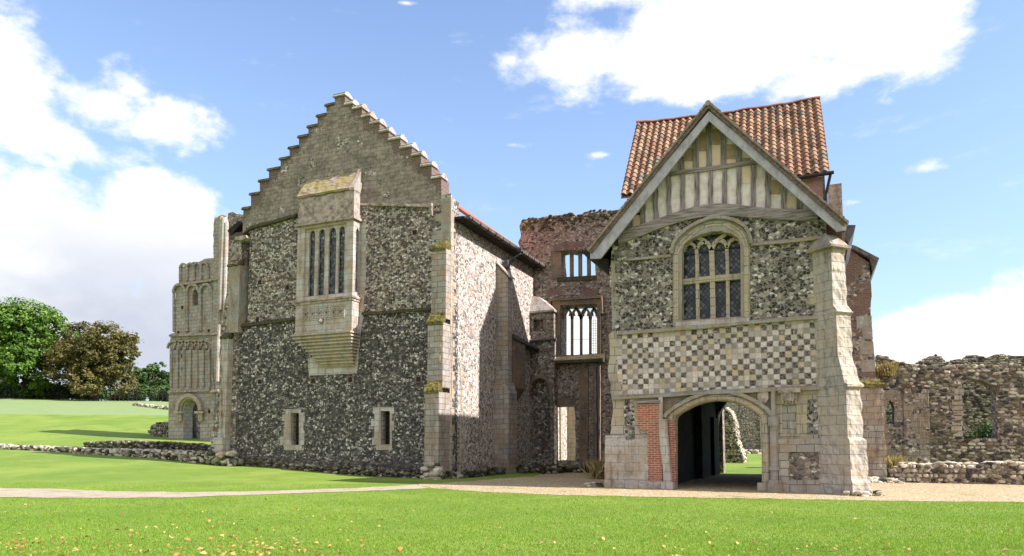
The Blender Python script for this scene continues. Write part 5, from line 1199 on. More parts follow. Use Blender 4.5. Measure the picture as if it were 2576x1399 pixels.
mb.strip(gp_([(u, beamy(u)) for u in us]), gp_([(u, beamy(u, beamBot)) for u in us]), GB-.10, GB+.2); mb.build('cambered_beam', M['timber_h'], GAT)
def infill(u0, u1, y0, y1, mat):
    mb = MB(); mb.prism([gp_([(u0, y1), (u1, y1), (u1, y0), (u0, y0)])], GB+.045, GB+.07); mb.build('infill_panel', M[mat], GAT)
for (u0, u1, y0, y1, mt) in [(1757, 1776, 380, 424, 'plaster_cream'), (1757, 1776, 332, 379, 'plaster_tan'), (1790, 1812, 364, 418, 'plaster_cream'), (1790, 1812, 325, 363, 'plaster_tan'), (1721, 1743, 405, 430, 'plaster_cream'), (1721, 1743, 372, 404, 'plaster_tan'),
    (1826, 1850, 362, 400, 'plaster_tan'), (1826, 1850, 400, 412, 'plaster_cream'), (1865, 1887, 412, 461, 'plaster_cream'), (1937, 1963, 452, 488, 'plaster_tan'), (1977, 2002, 492, 523, 'plaster_cream'), (1591, 1610, 535, 571, 'plaster_cream'), (1624, 1642, 503, 560, 'plaster_cream') if False else (1592, 1609, 534, 540, 'plaster_tan'), (1864, 1885, 396, 404, 'plaster_tan')]:
    infill(u0, u1, y0, y1, mt)
# barge boards and roof
BB = 24.45; k_ = P(BB)
lb = [(1783, 279), (1484, 633), (1484, 651), (1510, 650), (1783, 304)]
rb = [(1783, 279), (2129, 562), (2128, 578), (2104, 582), (1783, 304)]
mb = MB(); mb.prism([px(k_, lb)], BB, BB+.09); mb.build('barge_board', M['board'], GAT)
mb = MB(); mb.prism([px(k_, rb)], BB+.001, BB+.091); mb.build('barge_board', M['board'], GAT)
# roof slopes from verge back to the range
ridgeTop = k_(1781, 259); eL = k_(1480, 632); eR = k_(2131, 560)
def slopes(mb, e, th0, th1, y0, y1):
    dx, dz = e[0]-ridgeTop[0], e[1]-ridgeTop[1]; l = math.hypot(dx, dz); nx, nz = (-dz/l, dx/l)
    if nz < 0: nx, nz = -nx, -nz
    P_ = [(ridgeTop[0]-0, ridgeTop[1]-th0), e, (e[0]-nx*.16, e[1]-nz*.16), (ridgeTop[0], ridgeTop[1]-.22)]
    mb.prism([P_], y0, y1)
mb = MB(); slopes(mb, eL, .0, 0, BB-.06, 35.5); slopes(mb, eR, .0, 0, BB-.06, 35.5); rf = mb.build('porch_roof', M['tile_edge'], GAT)
mb = MB()
for e, nn in ((eL, 34), (eR, 34)):
    for k in range(nn):
        t = (k+.5)/nn; c_ = lerp(ridgeTop, e, t); dx, dz = e[0]-ridgeTop[0], e[1]-ridgeTop[1]; l = math.hypot(dx, dz); dx, dz = dx/l, dz/l; nx, nz = (-dz, dx) if dx > 0 else (dz, -dx)
        if nz < 0: nx, nz = -nx, -nz
        L = l/nn*.56; o_ = random.uniform(.005, .03)
        q = [(c_[0]-dx*L-nx*.03, c_[1]-dz*L-nz*.03), (c_[0]+dx*L-nx*.03, c_[1]+dz*L-nz*.03), (c_[0]+dx*L+nx*(o_+.03), c_[1]+dz*L+nz*(o_+.03)), (c_[0]-dx*L+nx*o_, c_[1]-dz*L+nz*o_)]
        mb.prism([q], BB-.09-random.uniform(0, .03), BB+.35)
mb.build('verge_tiles', plain_mat('verge_tile', (.33, .29, .23), (.16, .13, .10), 7), rf)
mb = MB(); mb.tube((ridgeTop[0], BB-.1, ridgeTop[1]-.04), (ridgeTop[0], 35, ridgeTop[1]-.02), .10, 8); mb.build('ridge_cap', M['stone_dirty'], rf)
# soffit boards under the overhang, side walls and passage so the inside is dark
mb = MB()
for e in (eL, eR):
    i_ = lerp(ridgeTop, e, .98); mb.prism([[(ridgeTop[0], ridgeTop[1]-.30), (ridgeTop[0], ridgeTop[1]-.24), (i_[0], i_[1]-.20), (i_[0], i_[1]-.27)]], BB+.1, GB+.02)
mb.build('soffit', M['dark_wood_and_shade'], rf)
zE2 = g(1540, 640)[1]
mb = MB(); mb.box(g(1540, 900)[0], g(1540, 900)[0]+.6, GB+TG, RB-.01, -.2, zE2-.1); mb.box(.0, .6, GB+TG, RB-.01, -.2, g(2100, 560)[1]-.15); mb.build('side_wall', M['rubble'], GAT)
mb = MB(); mb.box(-5.7, -4.95, GB+TG, RB+.65, -.2, 4.75); mb.box(-.95, -.2, GB+TG, RB+.65, -.2, 4.75); mb.box(-5.7, -.2, GB+TG+.002, RB+.69, 4.75, 5.0); mb.build('passage_wall', M['passage_shade'], GAT)
# lead flashing boards low on the right verge
h = P(27.5); mb = MB(); mb.prism([px(h, [(2128, 566), (2152, 566), (2148, 582), (2134, 612), (2126, 600)])], 27.5, 32.2); mb.build('eaves_box', M['lead'], rf)
h = P(25.2); mb = MB(); mb.prism([px(h, [(1462, 634), (1486, 628), (1500, 648), (1530, 652), (1532, 690), (1500, 665), (1478, 650)])], 25.2, 30); mb.build('eaves_box', M['dark_wood_and_shade'], rf)
# diagonal corner buttress
C_ = Vector((.56, GB+.02, 0)); dv = Vector((.7071, -.7071, 0)); pv = Vector((.7071, .7071, 0)); WD = .64
def foot(L, w, z): 
    pts = [C_ + dv*L - pv*w/2, C_ + dv*L + pv*w/2, C_ - dv*.4 + pv*w/2, C_ - dv*.4 - pv*w/2]; return [(p_.x, p_.y, z) for p_ in pts]
def zat(L, v_):
    p_ = C_ + dv*L; return P(p_.y)(2120, v_)[1]
sg = [(0.22, 627, 770, .62), (.40, 790, 905, .64), (.98, 975, 1105, .66), (1.12, 1108, 1240, .72)]
z_ = {k: (zat(s_[0], s_[1]), zat(s_[0], s_[2])) for k, s_ in enumerate(sg)}
secs = [foot(.52, .58, z_[0][0]), foot(.52, .60, z_[0][1]), foot(.68, .62, zat(.6, 782)), foot(.73, .66, zat(.6, 786)), foot(.64, .62, zat(.6, 791)), foot(.64, .62, zat(.6, 895)), foot(.86, .63, zat(.9, 962)), foot(1.0, .68, zat(1, 968)), foot(1.0, .68, zat(1, 973)), foot(.90, .62, zat(1, 977)), foot(.90, .62, zat(1, 1100)), foot(1.0, .70, zat(1.1, 1108)), foot(1.0, .70, zat(1.1, 1205)), foot(1.08, .78, zat(1.1, 1214)), foot(1.08, .78, -.1)]
mb = MB(); mb.loft(secs); bt_ = rough(mb.build('corner_buttress', M['stone_butt'], GAT), .05)
mb = MB(); zt_ = z_[0][0]; zt2 = zat(0, 592)
mb.loft([foot(.66, .86, zt_), foot(.68, .9, zt_+.07), foot(.60, .8, zt_+.10), foot(.26, .40, zt2), foot(.18, .34, zt2+.02)]); rough(mb.build('buttress_cap', M['stone_grey'], bt_), .02)
mb = MB()
for k in range(40):
    s_ = random.uniform(.04, .11); q_ = C_ + dv*random.uniform(.9, 1.5) + pv*random.uniform(-.6, .5); stone(mb, (q_.x, q_.y, random.uniform(-.02, .12)), s_*1.3, s_*1.1, s_*.7, hi=True)
mb.build('rough_footing', M['stones_pale'], GAT); mb = MB()
for k in range(22):
    s_ = random.uniform(.06, .16); u = random.uniform(1475, 1545); p_ = PG(u, random.uniform(1218, 1226)); stone(mb, (p_[0], p_[1], .03), s_*1.4, s_*1.1, s_*.6, hi=True)
q_ = PG(1505, 1222); solo(mb, 'loose_stones', M['stones_pale'], 'scatter of small pale stones at the left foot of the gatehouse', 'stones', q_)

# ================================================================== CHURCH TOWER FRONT (far left)
TB = 46.0; t_ = P(TB); zg = tz(*[t_(480, 1100)[0], TB])
TWR = thing('ruined_church_tower', 'tall ruined pale stone church tower front with blind arcading', 'tower', (t_(480, 1100)[0], TB, zg))
def tp_(pts): return px(t_, pts)
lft = [c9(95, 1399), c9(108, 1245), c9(140, 1235), c9(130, 1100), c9(125, 970), c9(150, 900), c9(155, 790), c9(182, 760), c9(180, 650), c9(205, 600)]
topp = [c9(205, 600), c9(260, 585), c9(320, 550), c9(400, 540), c9(470, 515), c9(530, 500)]
dL = [(451+10, 1110)]
dopen = [(461, 1112), (461, 1040), (463, 1024), (470, 1010), (482, 1003), (494, 1008), (502, 1022), (503, 1040), (503, 1112)]
dd = tp_(dopen)
low_ = [(t_(424, 1100)[0], zg-.4), (dd[0][0], zg-.4)] + dd + [(dd[-1][0], zg-.4), (t_(600, 1100)[0], zg-.4), (t_(600, 1100)[0], t_(540, 500)[1])]
outl = low_[:-1] + [(t_(600, 1000)[0], t_(530, 650)[1])] + list(reversed(ragged(tp_([c9(205, 600), c9(260, 585), c9(320, 550), c9(400, 540), c9(470, 515), c9(540, 498)]), .4, .12))) + list(reversed(ragged(tp_(lft), .55, .14)))[1:] + tp_([(427, 985), (424, 1000)])
wn_ = tp_([(484, 768), (498, 768), (498, 742), (496, 732), (491, 727), (486, 732), (484, 742)])
mb = MB(); mb.prism([outl, wn_], TB, TB+1.0); tb_ = mb.build('tower_wall', M['stone_tower'], TWR)
mb = MB(); mb.prism([[p for p in outl]], TB+1.0, TB+1.6) if False else mb.box(t_(478, 750)[0], t_(505, 750)[0], TB+1.0, TB+1.3, t_(490, 775)[1], t_(490, 720)[1]); mb.build('window_back', M['rubble'], TWR)
# pier right
pf = P(TB-.6)
pier = ragged(px(pf, [(527, 1150), (532, 980), (533, 840), (537, 705), (537, 560), (541, 545), (543, 548), (556, 541), (569, 543)]), .5, .05)
mb = MB(); mb.prism([pier + px(pf, [(570, 700), (560, 840), (556, 1150)])], TB-.6, TB+1.4); rough(mb.build('corner_pier', M['stone_tower'], TWR))
mb = MB()
for (u0, v0, u1, v1, r_) in ((558, 545, 548, 960, .16), (565, 548, 557, 780, .22), (571, 560, 566, 800, .16)):
    a_, b_ = px(pf, [(u0, v0), (u1, v1)]); mb.tube((a_[0], TB-.62, a_[1]), (b_[0], TB-.62, b_[1]), r_, 8)
mb.build('clustered_shafts', M['stone_pale'], TWR)
rub = ragged(px(pf, [(567, 560), (569, 535), (580, 531), (592, 537), (612, 540)]), .35, .12)
mb = MB(); mb.prism([rub + px(pf, [(612, 1100), (553, 1150), (558, 800), (570, 600)])], TB-.4, TB+2.6); mb.build('rubble_core', M['rubble'], TWR)
def tstring(pts, th=.25, dep=.25, base=TB):
    mb = MB(); string(mb, pts, th, base, dep); rough(mb.build('string_course', M['stone_dirty'], TWR), .03, .22, 4)
tstring([c9(180, 760), c9(350, 738), c9(515, 715)]); tstring([c8(1198, 415), c8(1350, 408), c8(1480, 402)]); tstring([c8(1186, 806), c8(1350, 800), c8(1480, 796)])
tstring([c9(515, 705), c9(600, 696)], .25, .2, TB-.6); tstring([c8(1480, 404), c8(1540, 398)], .25, .2, TB-.6); tstring([c8(1480, 806), c8(1535, 798)], .25, .2, TB-.6)
# blind arcades
def archring(cx_, sp, r_, rise, w_, d, base=TB, leg=None, pointed=False):
    pts = [(cx_-r_, sp)] + [(cx_ - r_*math.cos(t), sp - rise*math.sin(t)) for t in [math.pi*k/10 for k in range(1, 10)]] + [(cx_+r_, sp)]
    mb.bar(tp_(pts), w_, base-d, base+.02)
    if leg:
        for s_ in (-1, 1):
            p_, q_ = t_(cx_+s_*r_, sp), t_(cx_+s_*r_, leg); mb.tube((p_[0], base-.08, p_[1]), (q_[0], base-.08, q_[1]), .12, 6)
mb = MB()
for cx_ in (454, 488, 521.5): archring(cx_, 737, 15, 21, .22, .22, leg=835)
rough(mb.build('blind_arcade', M['stone_tower'], TWR), .03, .22, 1)
mb = MB()
for k in range(6):
    cx_ = 440+k*16.6; archring(cx_, 877, 16.5, 19, .16, .16)
for k in range(7):
    p_, q_ = t_(432+k*16.2, 877), t_(432+k*16.2, 974); mb.tube((p_[0], TB-.08, p_[1]), (q_[0], TB-.08, q_[1]), .12, 6)
mb.build('interlaced_arcade', M['stone_tower'], TWR)
mb = MB()
for k in range(6):
    p_ = tp_([(436+k*16.2, 880), (443+k*16.2, 880), (442+k*16.2, 870), (439.7+k*16.2, 864), (437+k*16.2, 870)]); mb.prism([p_], TB-.012, TB+.05)
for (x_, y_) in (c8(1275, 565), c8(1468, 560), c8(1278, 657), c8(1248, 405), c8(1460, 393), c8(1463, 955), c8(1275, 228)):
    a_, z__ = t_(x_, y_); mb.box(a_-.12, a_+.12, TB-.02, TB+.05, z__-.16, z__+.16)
mb.build('painted_recess_shade', M['dark_wood_and_shade'], TWR)  # dark plates on the wall face imitate shade in recesses
mb = MB()
for k in range(5):
    u = 455+k*17.5; p_, q_ = t_(u, 672), t_(u, 706); mb.tube((p_[0], TB-.06, p_[1]), (q_[0], TB-.06, q_[1]), .13, 6)
    if k < 4: cx_ = u+8.7; pts = [(cx_ - 8.7*math.cos(t), 676-11*math.sin(t)-k*1.5) for t in [math.pi*j/6 for j in range(7)]]; mb.bar(tp_(pts), .18, TB-.18, TB+.01)
rough(mb.build('blind_arcade', M['stone_tower'], TWR), .03, .22, 1)
mb = MB()
for r_, w_, d_ in ((24, .25, .2), (29, .3, .35)):
    pts = [(481 - r_*math.cos(t), 1033-(r_+9)*math.sin(t)) for t in [math.pi*k/12 for k in range(13)]]; mb.bar(tp_(pts), w_, TB-d_, TB+.1)
for s_ in (-1, 1):
    for o_ in (24, 29): p_, q_ = t_(481+s_*o_, 1033), t_(481+s_*o_, 1060); mb.tube((p_[0], TB-.12, p_[1]), (q_[0], TB-.12, q_[1]), .13, 6)
    p_ = t_(481+s_*26, 1036); mb.box(p_[0]-.5, p_[0]+.5, TB-.35, TB, p_[1]-.15, p_[1]+.05)
mb.build('doorway_arch', M['stone_warm'], TWR)
mb = MB(); a_ = P(TB+1.6)(485, 1100)[0]; pl_ = ragged([(a_-.9, zg-.2), (a_-.6, zg+1.5), (a_-.6, zg+4.1), (a_-.2, zg+4.6), (a_+.4, zg+3.6), (a_+.25, zg+2), (a_+.5, zg+.8), (a_+.55, zg-.2)], .3, .07); mb.prism([pl_], TB+1.6, TB+3); mb.build('inner_jamb', M['rubble'], TWR)

# ================================================================== RUBBLE WALLS
def rubble_wall(name, label, cat, b, face, thick, mats, holes=(), hst=.14, wst=.27, core='rubble', topn=8, gz=None, d=.07, keep=.9):
    e = thing(name, label, cat, (sum(p_[0] for p_ in face)/len(face), b, min(p_[1] for p_ in face)))
    mb = MB(); mb.prism([face] + list(holes), b, b+thick); mb.build('rubble_core', M[core], e)
    mb = MB(); face_stones(mb, face, holes, b, 'y', -1, hst, wst, d, keep)
    zmid = (min(p_[1] for p_ in face)+max(p_[1] for p_ in face))/2
    for p_, q_ in zip(face, face[1:]+face[:1]):
        if p_[1] > zmid*.9 and q_[1] > zmid*.9 and abs(p_[0]-q_[0]) > .02: top_stones(mb, [(p_[0], b, p_[1]), (q_[0], b, q_[1])], thick, topn, hst*1.0, -.02)
    mb.build('facing_stones', M[mats], e); return e
RW = 38.0; r_ = P(RW)
tw = ragged(px(r_, [(2205, 892), (2225, 896), (2243, 906), (2275, 915), (2320, 920), (2370, 922), (2430, 918), (2486, 916), (2540, 914), (2620, 914), (2750, 905), (3300, 890)]), .35, .06)
x_ = [p_[0] for p_ in tw]
wh = ragged(px(r_, [(2418, 1104), (2432, 1072), (2419, 1040), (2417, 978), (2423, 962), (2450, 953), (2480, 958), (2503, 982), (2508, 1040), (2506, 1102)]) , .3, .08)
lh = px(r_, [(2228, 1066), (2248, 1068), (2249, 1028), (2245, 1014), (2238, 1007), (2231, 1015), (2228, 1030)])
face = [(x_[0], 0), (x_[-1], 0)] + list(reversed(tw))
rw = rubble_wall('ruined_precinct_wall', 'long roofless rubble wall right of the gatehouse with a ragged window gap', 'wall', RW, face, 1.1, 'stones', [wh, lh])
pz = px(r_, [(2271, 1190), (2338, 1190), (2334, 982), (2318, 980), (2314, 990), (2290, 990), (2288, 979), (2271, 981)])
mb = MB(); mb.prism([pz], RW-.22, RW+.1); rough(mb.build('stone_pilaster', M['stone_rubbly'], rw))
mb = MB(); mb.prism([px(r_, [(2214, 1190), (2271, 1190), (2271, 990), (2250, 980), (2214, 985)]), lh], RW-.10, RW+.1); mb.build('window_surround', M['stone_rubbly'], rw)
mb = MB()
for k in range(9): a_, z_ = r_(2417, 1098-k*13); mb.box(a_-random.uniform(.12, .4), a_+random.uniform(.0, .1), RW-.05, RW+.5, z_, z_+.27)
mb.build('window_jamb', M['stone_pale'], rw)  # pale stone colour imitates sunlight on the left jamb
# wall behind it
r2 = P(47.0); tw2 = ragged(px(r2, [(2180, 925), (2290, 928), (2310, 910), (2335, 897), (2352, 893), (2368, 897), (2378, 910), (2398, 905), (2420, 902), (2440, 894), (2455, 893), (2480, 900), (2500, 893), (2525, 891), (2545, 895), (2600, 893), (2760, 890), (3350, 880)]), .4, .08)
face = [(tw2[0][0], .3), (tw2[-1][0], .3)] + list(reversed(tw2))
rubble_wall('ruined_rear_wall', 'farther rubble wall with humped top showing above the nearer one', 'wall', 47.0, face, 1.0, 'stones_pale', (), .12, .24)
# front low wall right
lw = P(32.8); tl = ragged(px(lw, [(2240, 1184), (2256, 1178), (2262, 1170), (2290, 1166), (2330, 1170), (2400, 1165), (2470, 1168), (2540, 1163), (2620, 1166), (2780, 1164), (3200, 1166)]), .3, .05)
face = [(tl[0][0], -.1), (tl[-1][0], -.1)] + list(reversed(tl))
rubble_wall('low_flint_wall', 'low pale-topped flint wall beside the gravel on the right', 'wall', 32.8, face, .8, 'stones_pale', (), .15, .22, 'rubble', 14, d=.10)
# left low walls
def low_wall(name, label, pts_px, hgt, thick, mat, s_=.14, n=1):
    base = [PG(u, v_) for u, v_ in pts_px]; mb = MB(); tot = 0
    e = thing(name, label, 'wall', base[len(base)//2], 'low ruined wall footings')
    core = MB()
    for i, (p_, q_) in enumerate(zip(base[:-1], base[1:])):
        L = math.dist(p_, q_); h0, h1 = hgt[i], hgt[i+1]
        dirv = Vector((q_[0]-p_[0], q_[1]-p_[1], 0)).normalized(); nv = Vector((-dirv.y, dirv.x, 0)); 
        if nv.y < 0: nv = -nv
        P0, P1 = Vector(p_), Vector(q_)
        core.loft([[tuple(P0-Vector((0, 0, .2))), tuple(P0+nv*thick-Vector((0, 0, .2))), tuple(P0+nv*(thick-.1)+Vector((0, 0, h0-.05))), tuple(P0+nv*.08+Vector((0, 0, h0-.05)))], [tuple(P1-Vector((0, 0, .2))), tuple(P1+nv*thick-Vector((0, 0, .2))), tuple(P1+nv*(thick-.1)+Vector((0, 0, h1-.05))), tuple(P1+nv*.08+Vector((0, 0, h1-.05)))]])
        for k in range(int(L*(14 + 26*max(h0, h1))*n)):
            t = random.random(); c_ = P0.lerp(P1, t); hh = h0+(h1-h0)*t; r = s_*random.uniform(.55, 1.35)
            if random.random() < .5: c_ = c_ + nv*random.uniform(0, .1) + Vector((0, 0, random.uniform(0, hh)))
            else: c_ = c_ + nv*random.uniform(.05, thick) + Vector((0, 0, hh-.03))
            stone(mb, tuple(c_), r*1.3, r, r*.75)
    core.build('rubble_core', M['stones_dark'], e); mb.build('wall_stones', M[mat], e); return e
low_wall('ruined_footing', 'pale low footing of a ruined wall running left across the lawn', [(-60, 1122), (0, 1129), (100, 1134), (220, 1142), (330, 1149), (430, 1158), (540, 1170)], [.2, .22, .25, .3, .4, .5, .6], 1.1, 'stones_pale', .11, 2)
low_wall('ruined_footing', 'dark footing in front of the church tower', [(212, 1122), (300, 1130), (400, 1136), (480, 1140), (535, 1146)], [.25, .55, .6, .6, .6], .9, 'stones_dark', .115, 1.5)
# block beside tower
b_ = P(47.2); pts = ragged(px(b_, [(380, 1104), (378, 1078), (384, 1068), (400, 1062), (414, 1064), (427, 1068)]), .3, .08)
face = pts + [(pts[-1][0], pts[0][1]-.3), (pts[0][0], pts[0][1]-.3)]
rubble_wall('masonry_stump', 'squat broken masonry stump left of the church tower', 'ruin', 47.2, list(reversed(face)), 1.6, 'stones_dark', (), .22, .34)
# seen through the passage
pS = at_depth(1835, 1166, 50); mbS = MB(); e = thing('leaning_flint_stump', 'tapering flint wall stump standing on grass beyond the passage', 'ruin', (pS[0], pS[1], tz(pS[0], pS[1])))
bS = pS[1]; h = P(bS); fs_ = px(h, [(1803, 1168), (1870, 1168), (1866, 1140), (1853, 1110), (1848, 1070), (1838, 1040), (1826, 1026), (1812, 1028), (1806, 1045), (1802, 1060)])
mb = MB(); mb.prism([ragged(fs_+[fs_[0]], .25, .06)[:-1]], bS, bS+2.2); mb.build('rubble_core', M['rubble'], e)
mb = MB(); face_stones(mb, fs_, [], bS, 'y', -1, .13, .22, .09)
for (y0_, z0_, z1_) in [(bS, 0, 4.0)]:
    for k in range(420):
        t = random.random(); i = random.randrange(1, 6); p_, q_ = fs_[i], fs_[i+1]; c_ = lerp(p_, q_, random.random()); r = random.uniform(.07, .16); stone(mb, (c_[0]-.02, bS+random.uniform(0, 2.2), c_[1]), r, r*1.3, r*.8)
mb.build('facing_stones', M['stones_pale'], e)
pF = at_depth(1880, 1120, 74); bF = pF[1]; h = P(bF)
e = thing('far_cloister_wall', 'tall weathered flint wall at the back of the view through the passage', 'wall', (pF[0], bF, tz(pF[0], bF)))
mb = MB(); x0_, x1_ = h(1700, 1100)[0], h(2010, 1100)[0]; zt_ = h(1850, 985)[1]; mb.prism([[(x0_, 0), (x1_, 0)] + list(reversed(ragged([(x0_, zt_-.6), (x0_+5, zt_-.3), (x1_, zt_)], .6, .3)))], bF, bF+1); mb.build('flint_wall', M['rubble'], e)
mb = MB(); mb.box(h(1910, 1000)[0], h(1945, 1000)[0], bF-.5, bF, 0, h(1920, 1025)[1]); mb.build('stone_buttress', M['stone_warm'], e)  # warmer stone than the wall behind it
low_wall('ruined_footing', 'thin line of footing stones on the grass seen through the passage', [(1855, 1142), (1900, 1142), (1960, 1142)], [.3, .3, .3], .5, 'stones_pale', .14)
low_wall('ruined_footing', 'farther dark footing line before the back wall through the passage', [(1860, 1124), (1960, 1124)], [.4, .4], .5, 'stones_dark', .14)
# stones line on the bank
low_wall('ruined_footing', 'thin pale line of footing stones high on the grassy bank', [(335, 1020), (380, 1026), (425, 1031)], [.3, .3, .3], .6, 'stones_pale', .2)

# ================================================================== VEGETATION
def leaf_mesh(points, normals, size, tones, curl=.25):
    n = len(points); r1 = rng.normal(size=(n, 3)); nrm_ = normals/np.linalg.norm(normals, axis=1, keepdims=True)
    t1 = np.cross(nrm_, r1); t1 /= np.linalg.norm(t1, axis=1, keepdims=True); t2 = np.cross(nrm_, t1)
    s_ = (size*rng.uniform(.6, 1.3, n))[:, None]
    c = points; V = np.stack([c-t1*s_*.5, c-t2*s_*.32+nrm_*s_*curl*.3, c+t1*s_*.5, c+t2*s_*.32+nrm_*s_*curl*.3], 1).reshape(-1, 3)
    F = np.arange(n*4).reshape(-1, 4); return V, F, np.repeat(tones, 4)
def mesh_np(name, V, F, tones, mat, loc, parent=None):
    me = bpy.data.meshes.new(name); V = V - np.array(loc)
    me.vertices.add(len(V)); me.vertices.foreach_set('co', V.astype(np.float32).ravel())
    k = F.shape[1]; me.loops.add(F.size); me.loops.foreach_set('vertex_index', F.astype(np.int32).ravel())
    me.polygons.add(len(F)); me.polygons.foreach_set('loop_start', np.arange(0, F.size, k, dtype=np.int32))
    at = me.attributes.new('tone', 'FLOAT', 'POINT'); at.data.foreach_set('value', tones.astype(np.float32))
    me.update(calc_edges=True); me.materials.append(mat)
    o = bpy.data.objects.new(name, me); scene.collection.objects.link(o)
    if parent is not None: o.parent = parent
    else: o.location = loc
    return o
def tree(name, label, base, H, Wd, mat, n_lobes=26, n_leaf=22000, leaf=.34, trunk=.5, bottom=.12, group=None, seed=1, trunk_r=None, shape=1.0):
    rs = random.Random(seed); e = thing(name, label, 'tree', base, group)
    bx_, by_, bz_ = base; lobes = []
    for k in range(n_lobes):
        for _ in range(50):
            x_, y_, z__ = rs.uniform(-1, 1), rs.uniform(-1, 1), rs.uniform(-1, 1)
            if x_*x_+y_*y_+abs(z__)**(2*shape) < 1: break
        cz = bz_ + H*(bottom + (1-bottom)*(z__*.5+.5)*.86+.04); rr = Wd*.5*rs.uniform(.13, .36)
        lobes.append((bx_+x_*Wd*.40, by_+y_*Wd*.40, cz, rr, rr*rs.uniform(.6, .9), rs.uniform(-.25, .25)))
    mb = MB(); r0 = trunk_r or H*.03; fork = Vector((bx_+rs.uniform(-.3, .3), by_, bz_+H*.33))
    mb.tube((bx_, by_, bz_-.3), tuple(fork), r0, 8, r0*.7)
    for (lx_, ly_, lz_, rr, rz, tn) in lobes[:14]: 
        m_ = fork.lerp(Vector((lx_, ly_, lz_)), .5) + Vector((rs.uniform(-.5, .5), rs.uniform(-.5, .5), rs.uniform(-.3, .6)))
        mb.tube(tuple(fork-Vector((0, 0, .3))), tuple(m_), r0*.42, 6, r0*.26); mb.tube(tuple(m_), (lx_, ly_, lz_), r0*.26, 6, r0*.08)
    mb.build('trunk', M['bark'], e)
    pts, nr, tn_ = [], [], []
    wts = np.array([l[3]**2 for l in lobes]); wts = wts/wts.sum()
    for l, w_ in zip(lobes, wts):
        k = int(n_leaf*w_); d_ = rng.normal(size=(k, 3)); d_ /= np.linalg.norm(d_, axis=1, keepdims=True)
        # sprays: gather leaves around a few twig directions so gaps stay
        tw_ = rng.normal(size=(max(6, k//28), 3)); tw_ /= np.linalg.norm(tw_, axis=1, keepdims=True)
        d_ = tw_[rng.integers(0, len(tw_), k)] + d_*rng.uniform(.08, .32, (k, 1)); d_ /= np.linalg.norm(d_, axis=1, keepdims=True)
        rad = rng.uniform(.62, 1.14, (k, 1))
        p_ = d_*rad*np.array([l[3], l[3], l[4]]) + np.array(l[:3]); pts.append(p_)
        nn = d_*.6 + np.array([0, 0, .7]) + rng.normal(size=(k, 3))*.45; nr.append(nn); tn_.append(np.clip(.5+l[5]+rng.normal(size=k)*.16, 0, 1))
    V, F, T_ = leaf_mesh(np.concatenate(pts), np.concatenate(nr), leaf, np.concatenate(tn_))
    mesh_np('foliage', V, F, T_, M[mat], base, e); return e
def tree_at(u, vb, vt, Y, wpx, **kw):
    p_ = at_depth(u, vb, Y); zg_ = tz(p_[0], p_[1]); H = (HZ-vt)/FOC*Y + EYE - zg_; return tree(base=(p_[0], p_[1], zg_), H=H, Wd=wpx/FOC*Y, **kw)
tree_at(62, 1003, 752, 118, 290, group='trees along the top of the bank', name='broadleaf_tree', label='large rounded green tree at the left edge of the photograph', mat='leaf_green', n_lobes=60, n_leaf=46000, leaf=.50, seed=3, bottom=.02, shape=1.4)
tree_at(240, 1003, 812, 116, 255, group='trees along the top of the bank', name='chestnut_tree', label='brown turning chestnut tree with visible dark trunk', mat='leaf_brown', n_lobes=50, n_leaf=34000, leaf=.46, seed=5, bottom=.10, trunk_r=.6, shape=1.2)
tree_at(385, 1003, 896, 150, 110, group='trees along the top of the bank', name='broadleaf_tree', label='small pale green tree just left of the church tower', mat='leaf_pale', n_lobes=22, n_leaf=9000, leaf=.5, seed=8, bottom=0)
tree_at(425, 1003, 890, 145, 70, group='trees along the top of the bank', name='broadleaf_tree', label='dark green tree touching the church tower edge', mat='leaf_dark', n_lobes=18, n_leaf=8000, leaf=.5, seed=9, bottom=0)
tree_at(350, 1003, 908, 165, 90, group='trees along the top of the bank', name='broadleaf_tree', label='distant dark tree between the chestnut and the pale tree', mat='leaf_dark', n_lobes=16, n_leaf=7000, leaf=.5, seed=10, bottom=0)
tree_at(-20, 1003, 740, 140, 200, group='trees along the top of the bank', name='broadleaf_tree', label='brownish tree crown peeping over the large green tree', mat='leaf_brown', n_lobes=30, n_leaf=12000, leaf=.6, seed=11, bottom=.1)
# bushes behind the fence and in the ruin
def bush(name, label, c, w, h_, mat, n=5000, leaf=.25, seed=1, d=None):
    rs = np.random.default_rng(seed); d = d or w
    k = max(4, int(w*1.2)); cs = np.stack([rs.uniform(-.42, .42, k)*w, rs.uniform(-.35, .35, k)*d, rs.uniform(.15, .6, k)*h_], 1); p_, nn, tt = [], [], []
    for q in cs:
        m_ = n//k; dv_ = rs.normal(size=(m_, 3)); dv_ /= np.linalg.norm(dv_, axis=1, keepdims=True); rr = rs.uniform(.6, 1.1, (m_, 1))
        p_.append(q + dv_*rr*np.array([w/k*.9+.3, d/2*.6, h_*.42])); nn.append(dv_*.6+np.array([0, 0, .6])+rs.normal(size=(m_, 3))*.4); tt.append(np.clip(rs.normal(.5, .2, m_), 0, 1))
    p_ = np.concatenate(p_); p_[:, 2] = np.abs(p_[:, 2]); V, F, T_ = leaf_mesh(p_+np.array(c), np.concatenate(nn), leaf, np.concatenate(tt))
    o = mesh_np(name, V, F, T_, M[mat], c); tagit(o, label, 'bush', 'hedges behind the railings' if name == 'hedge' else None); return o
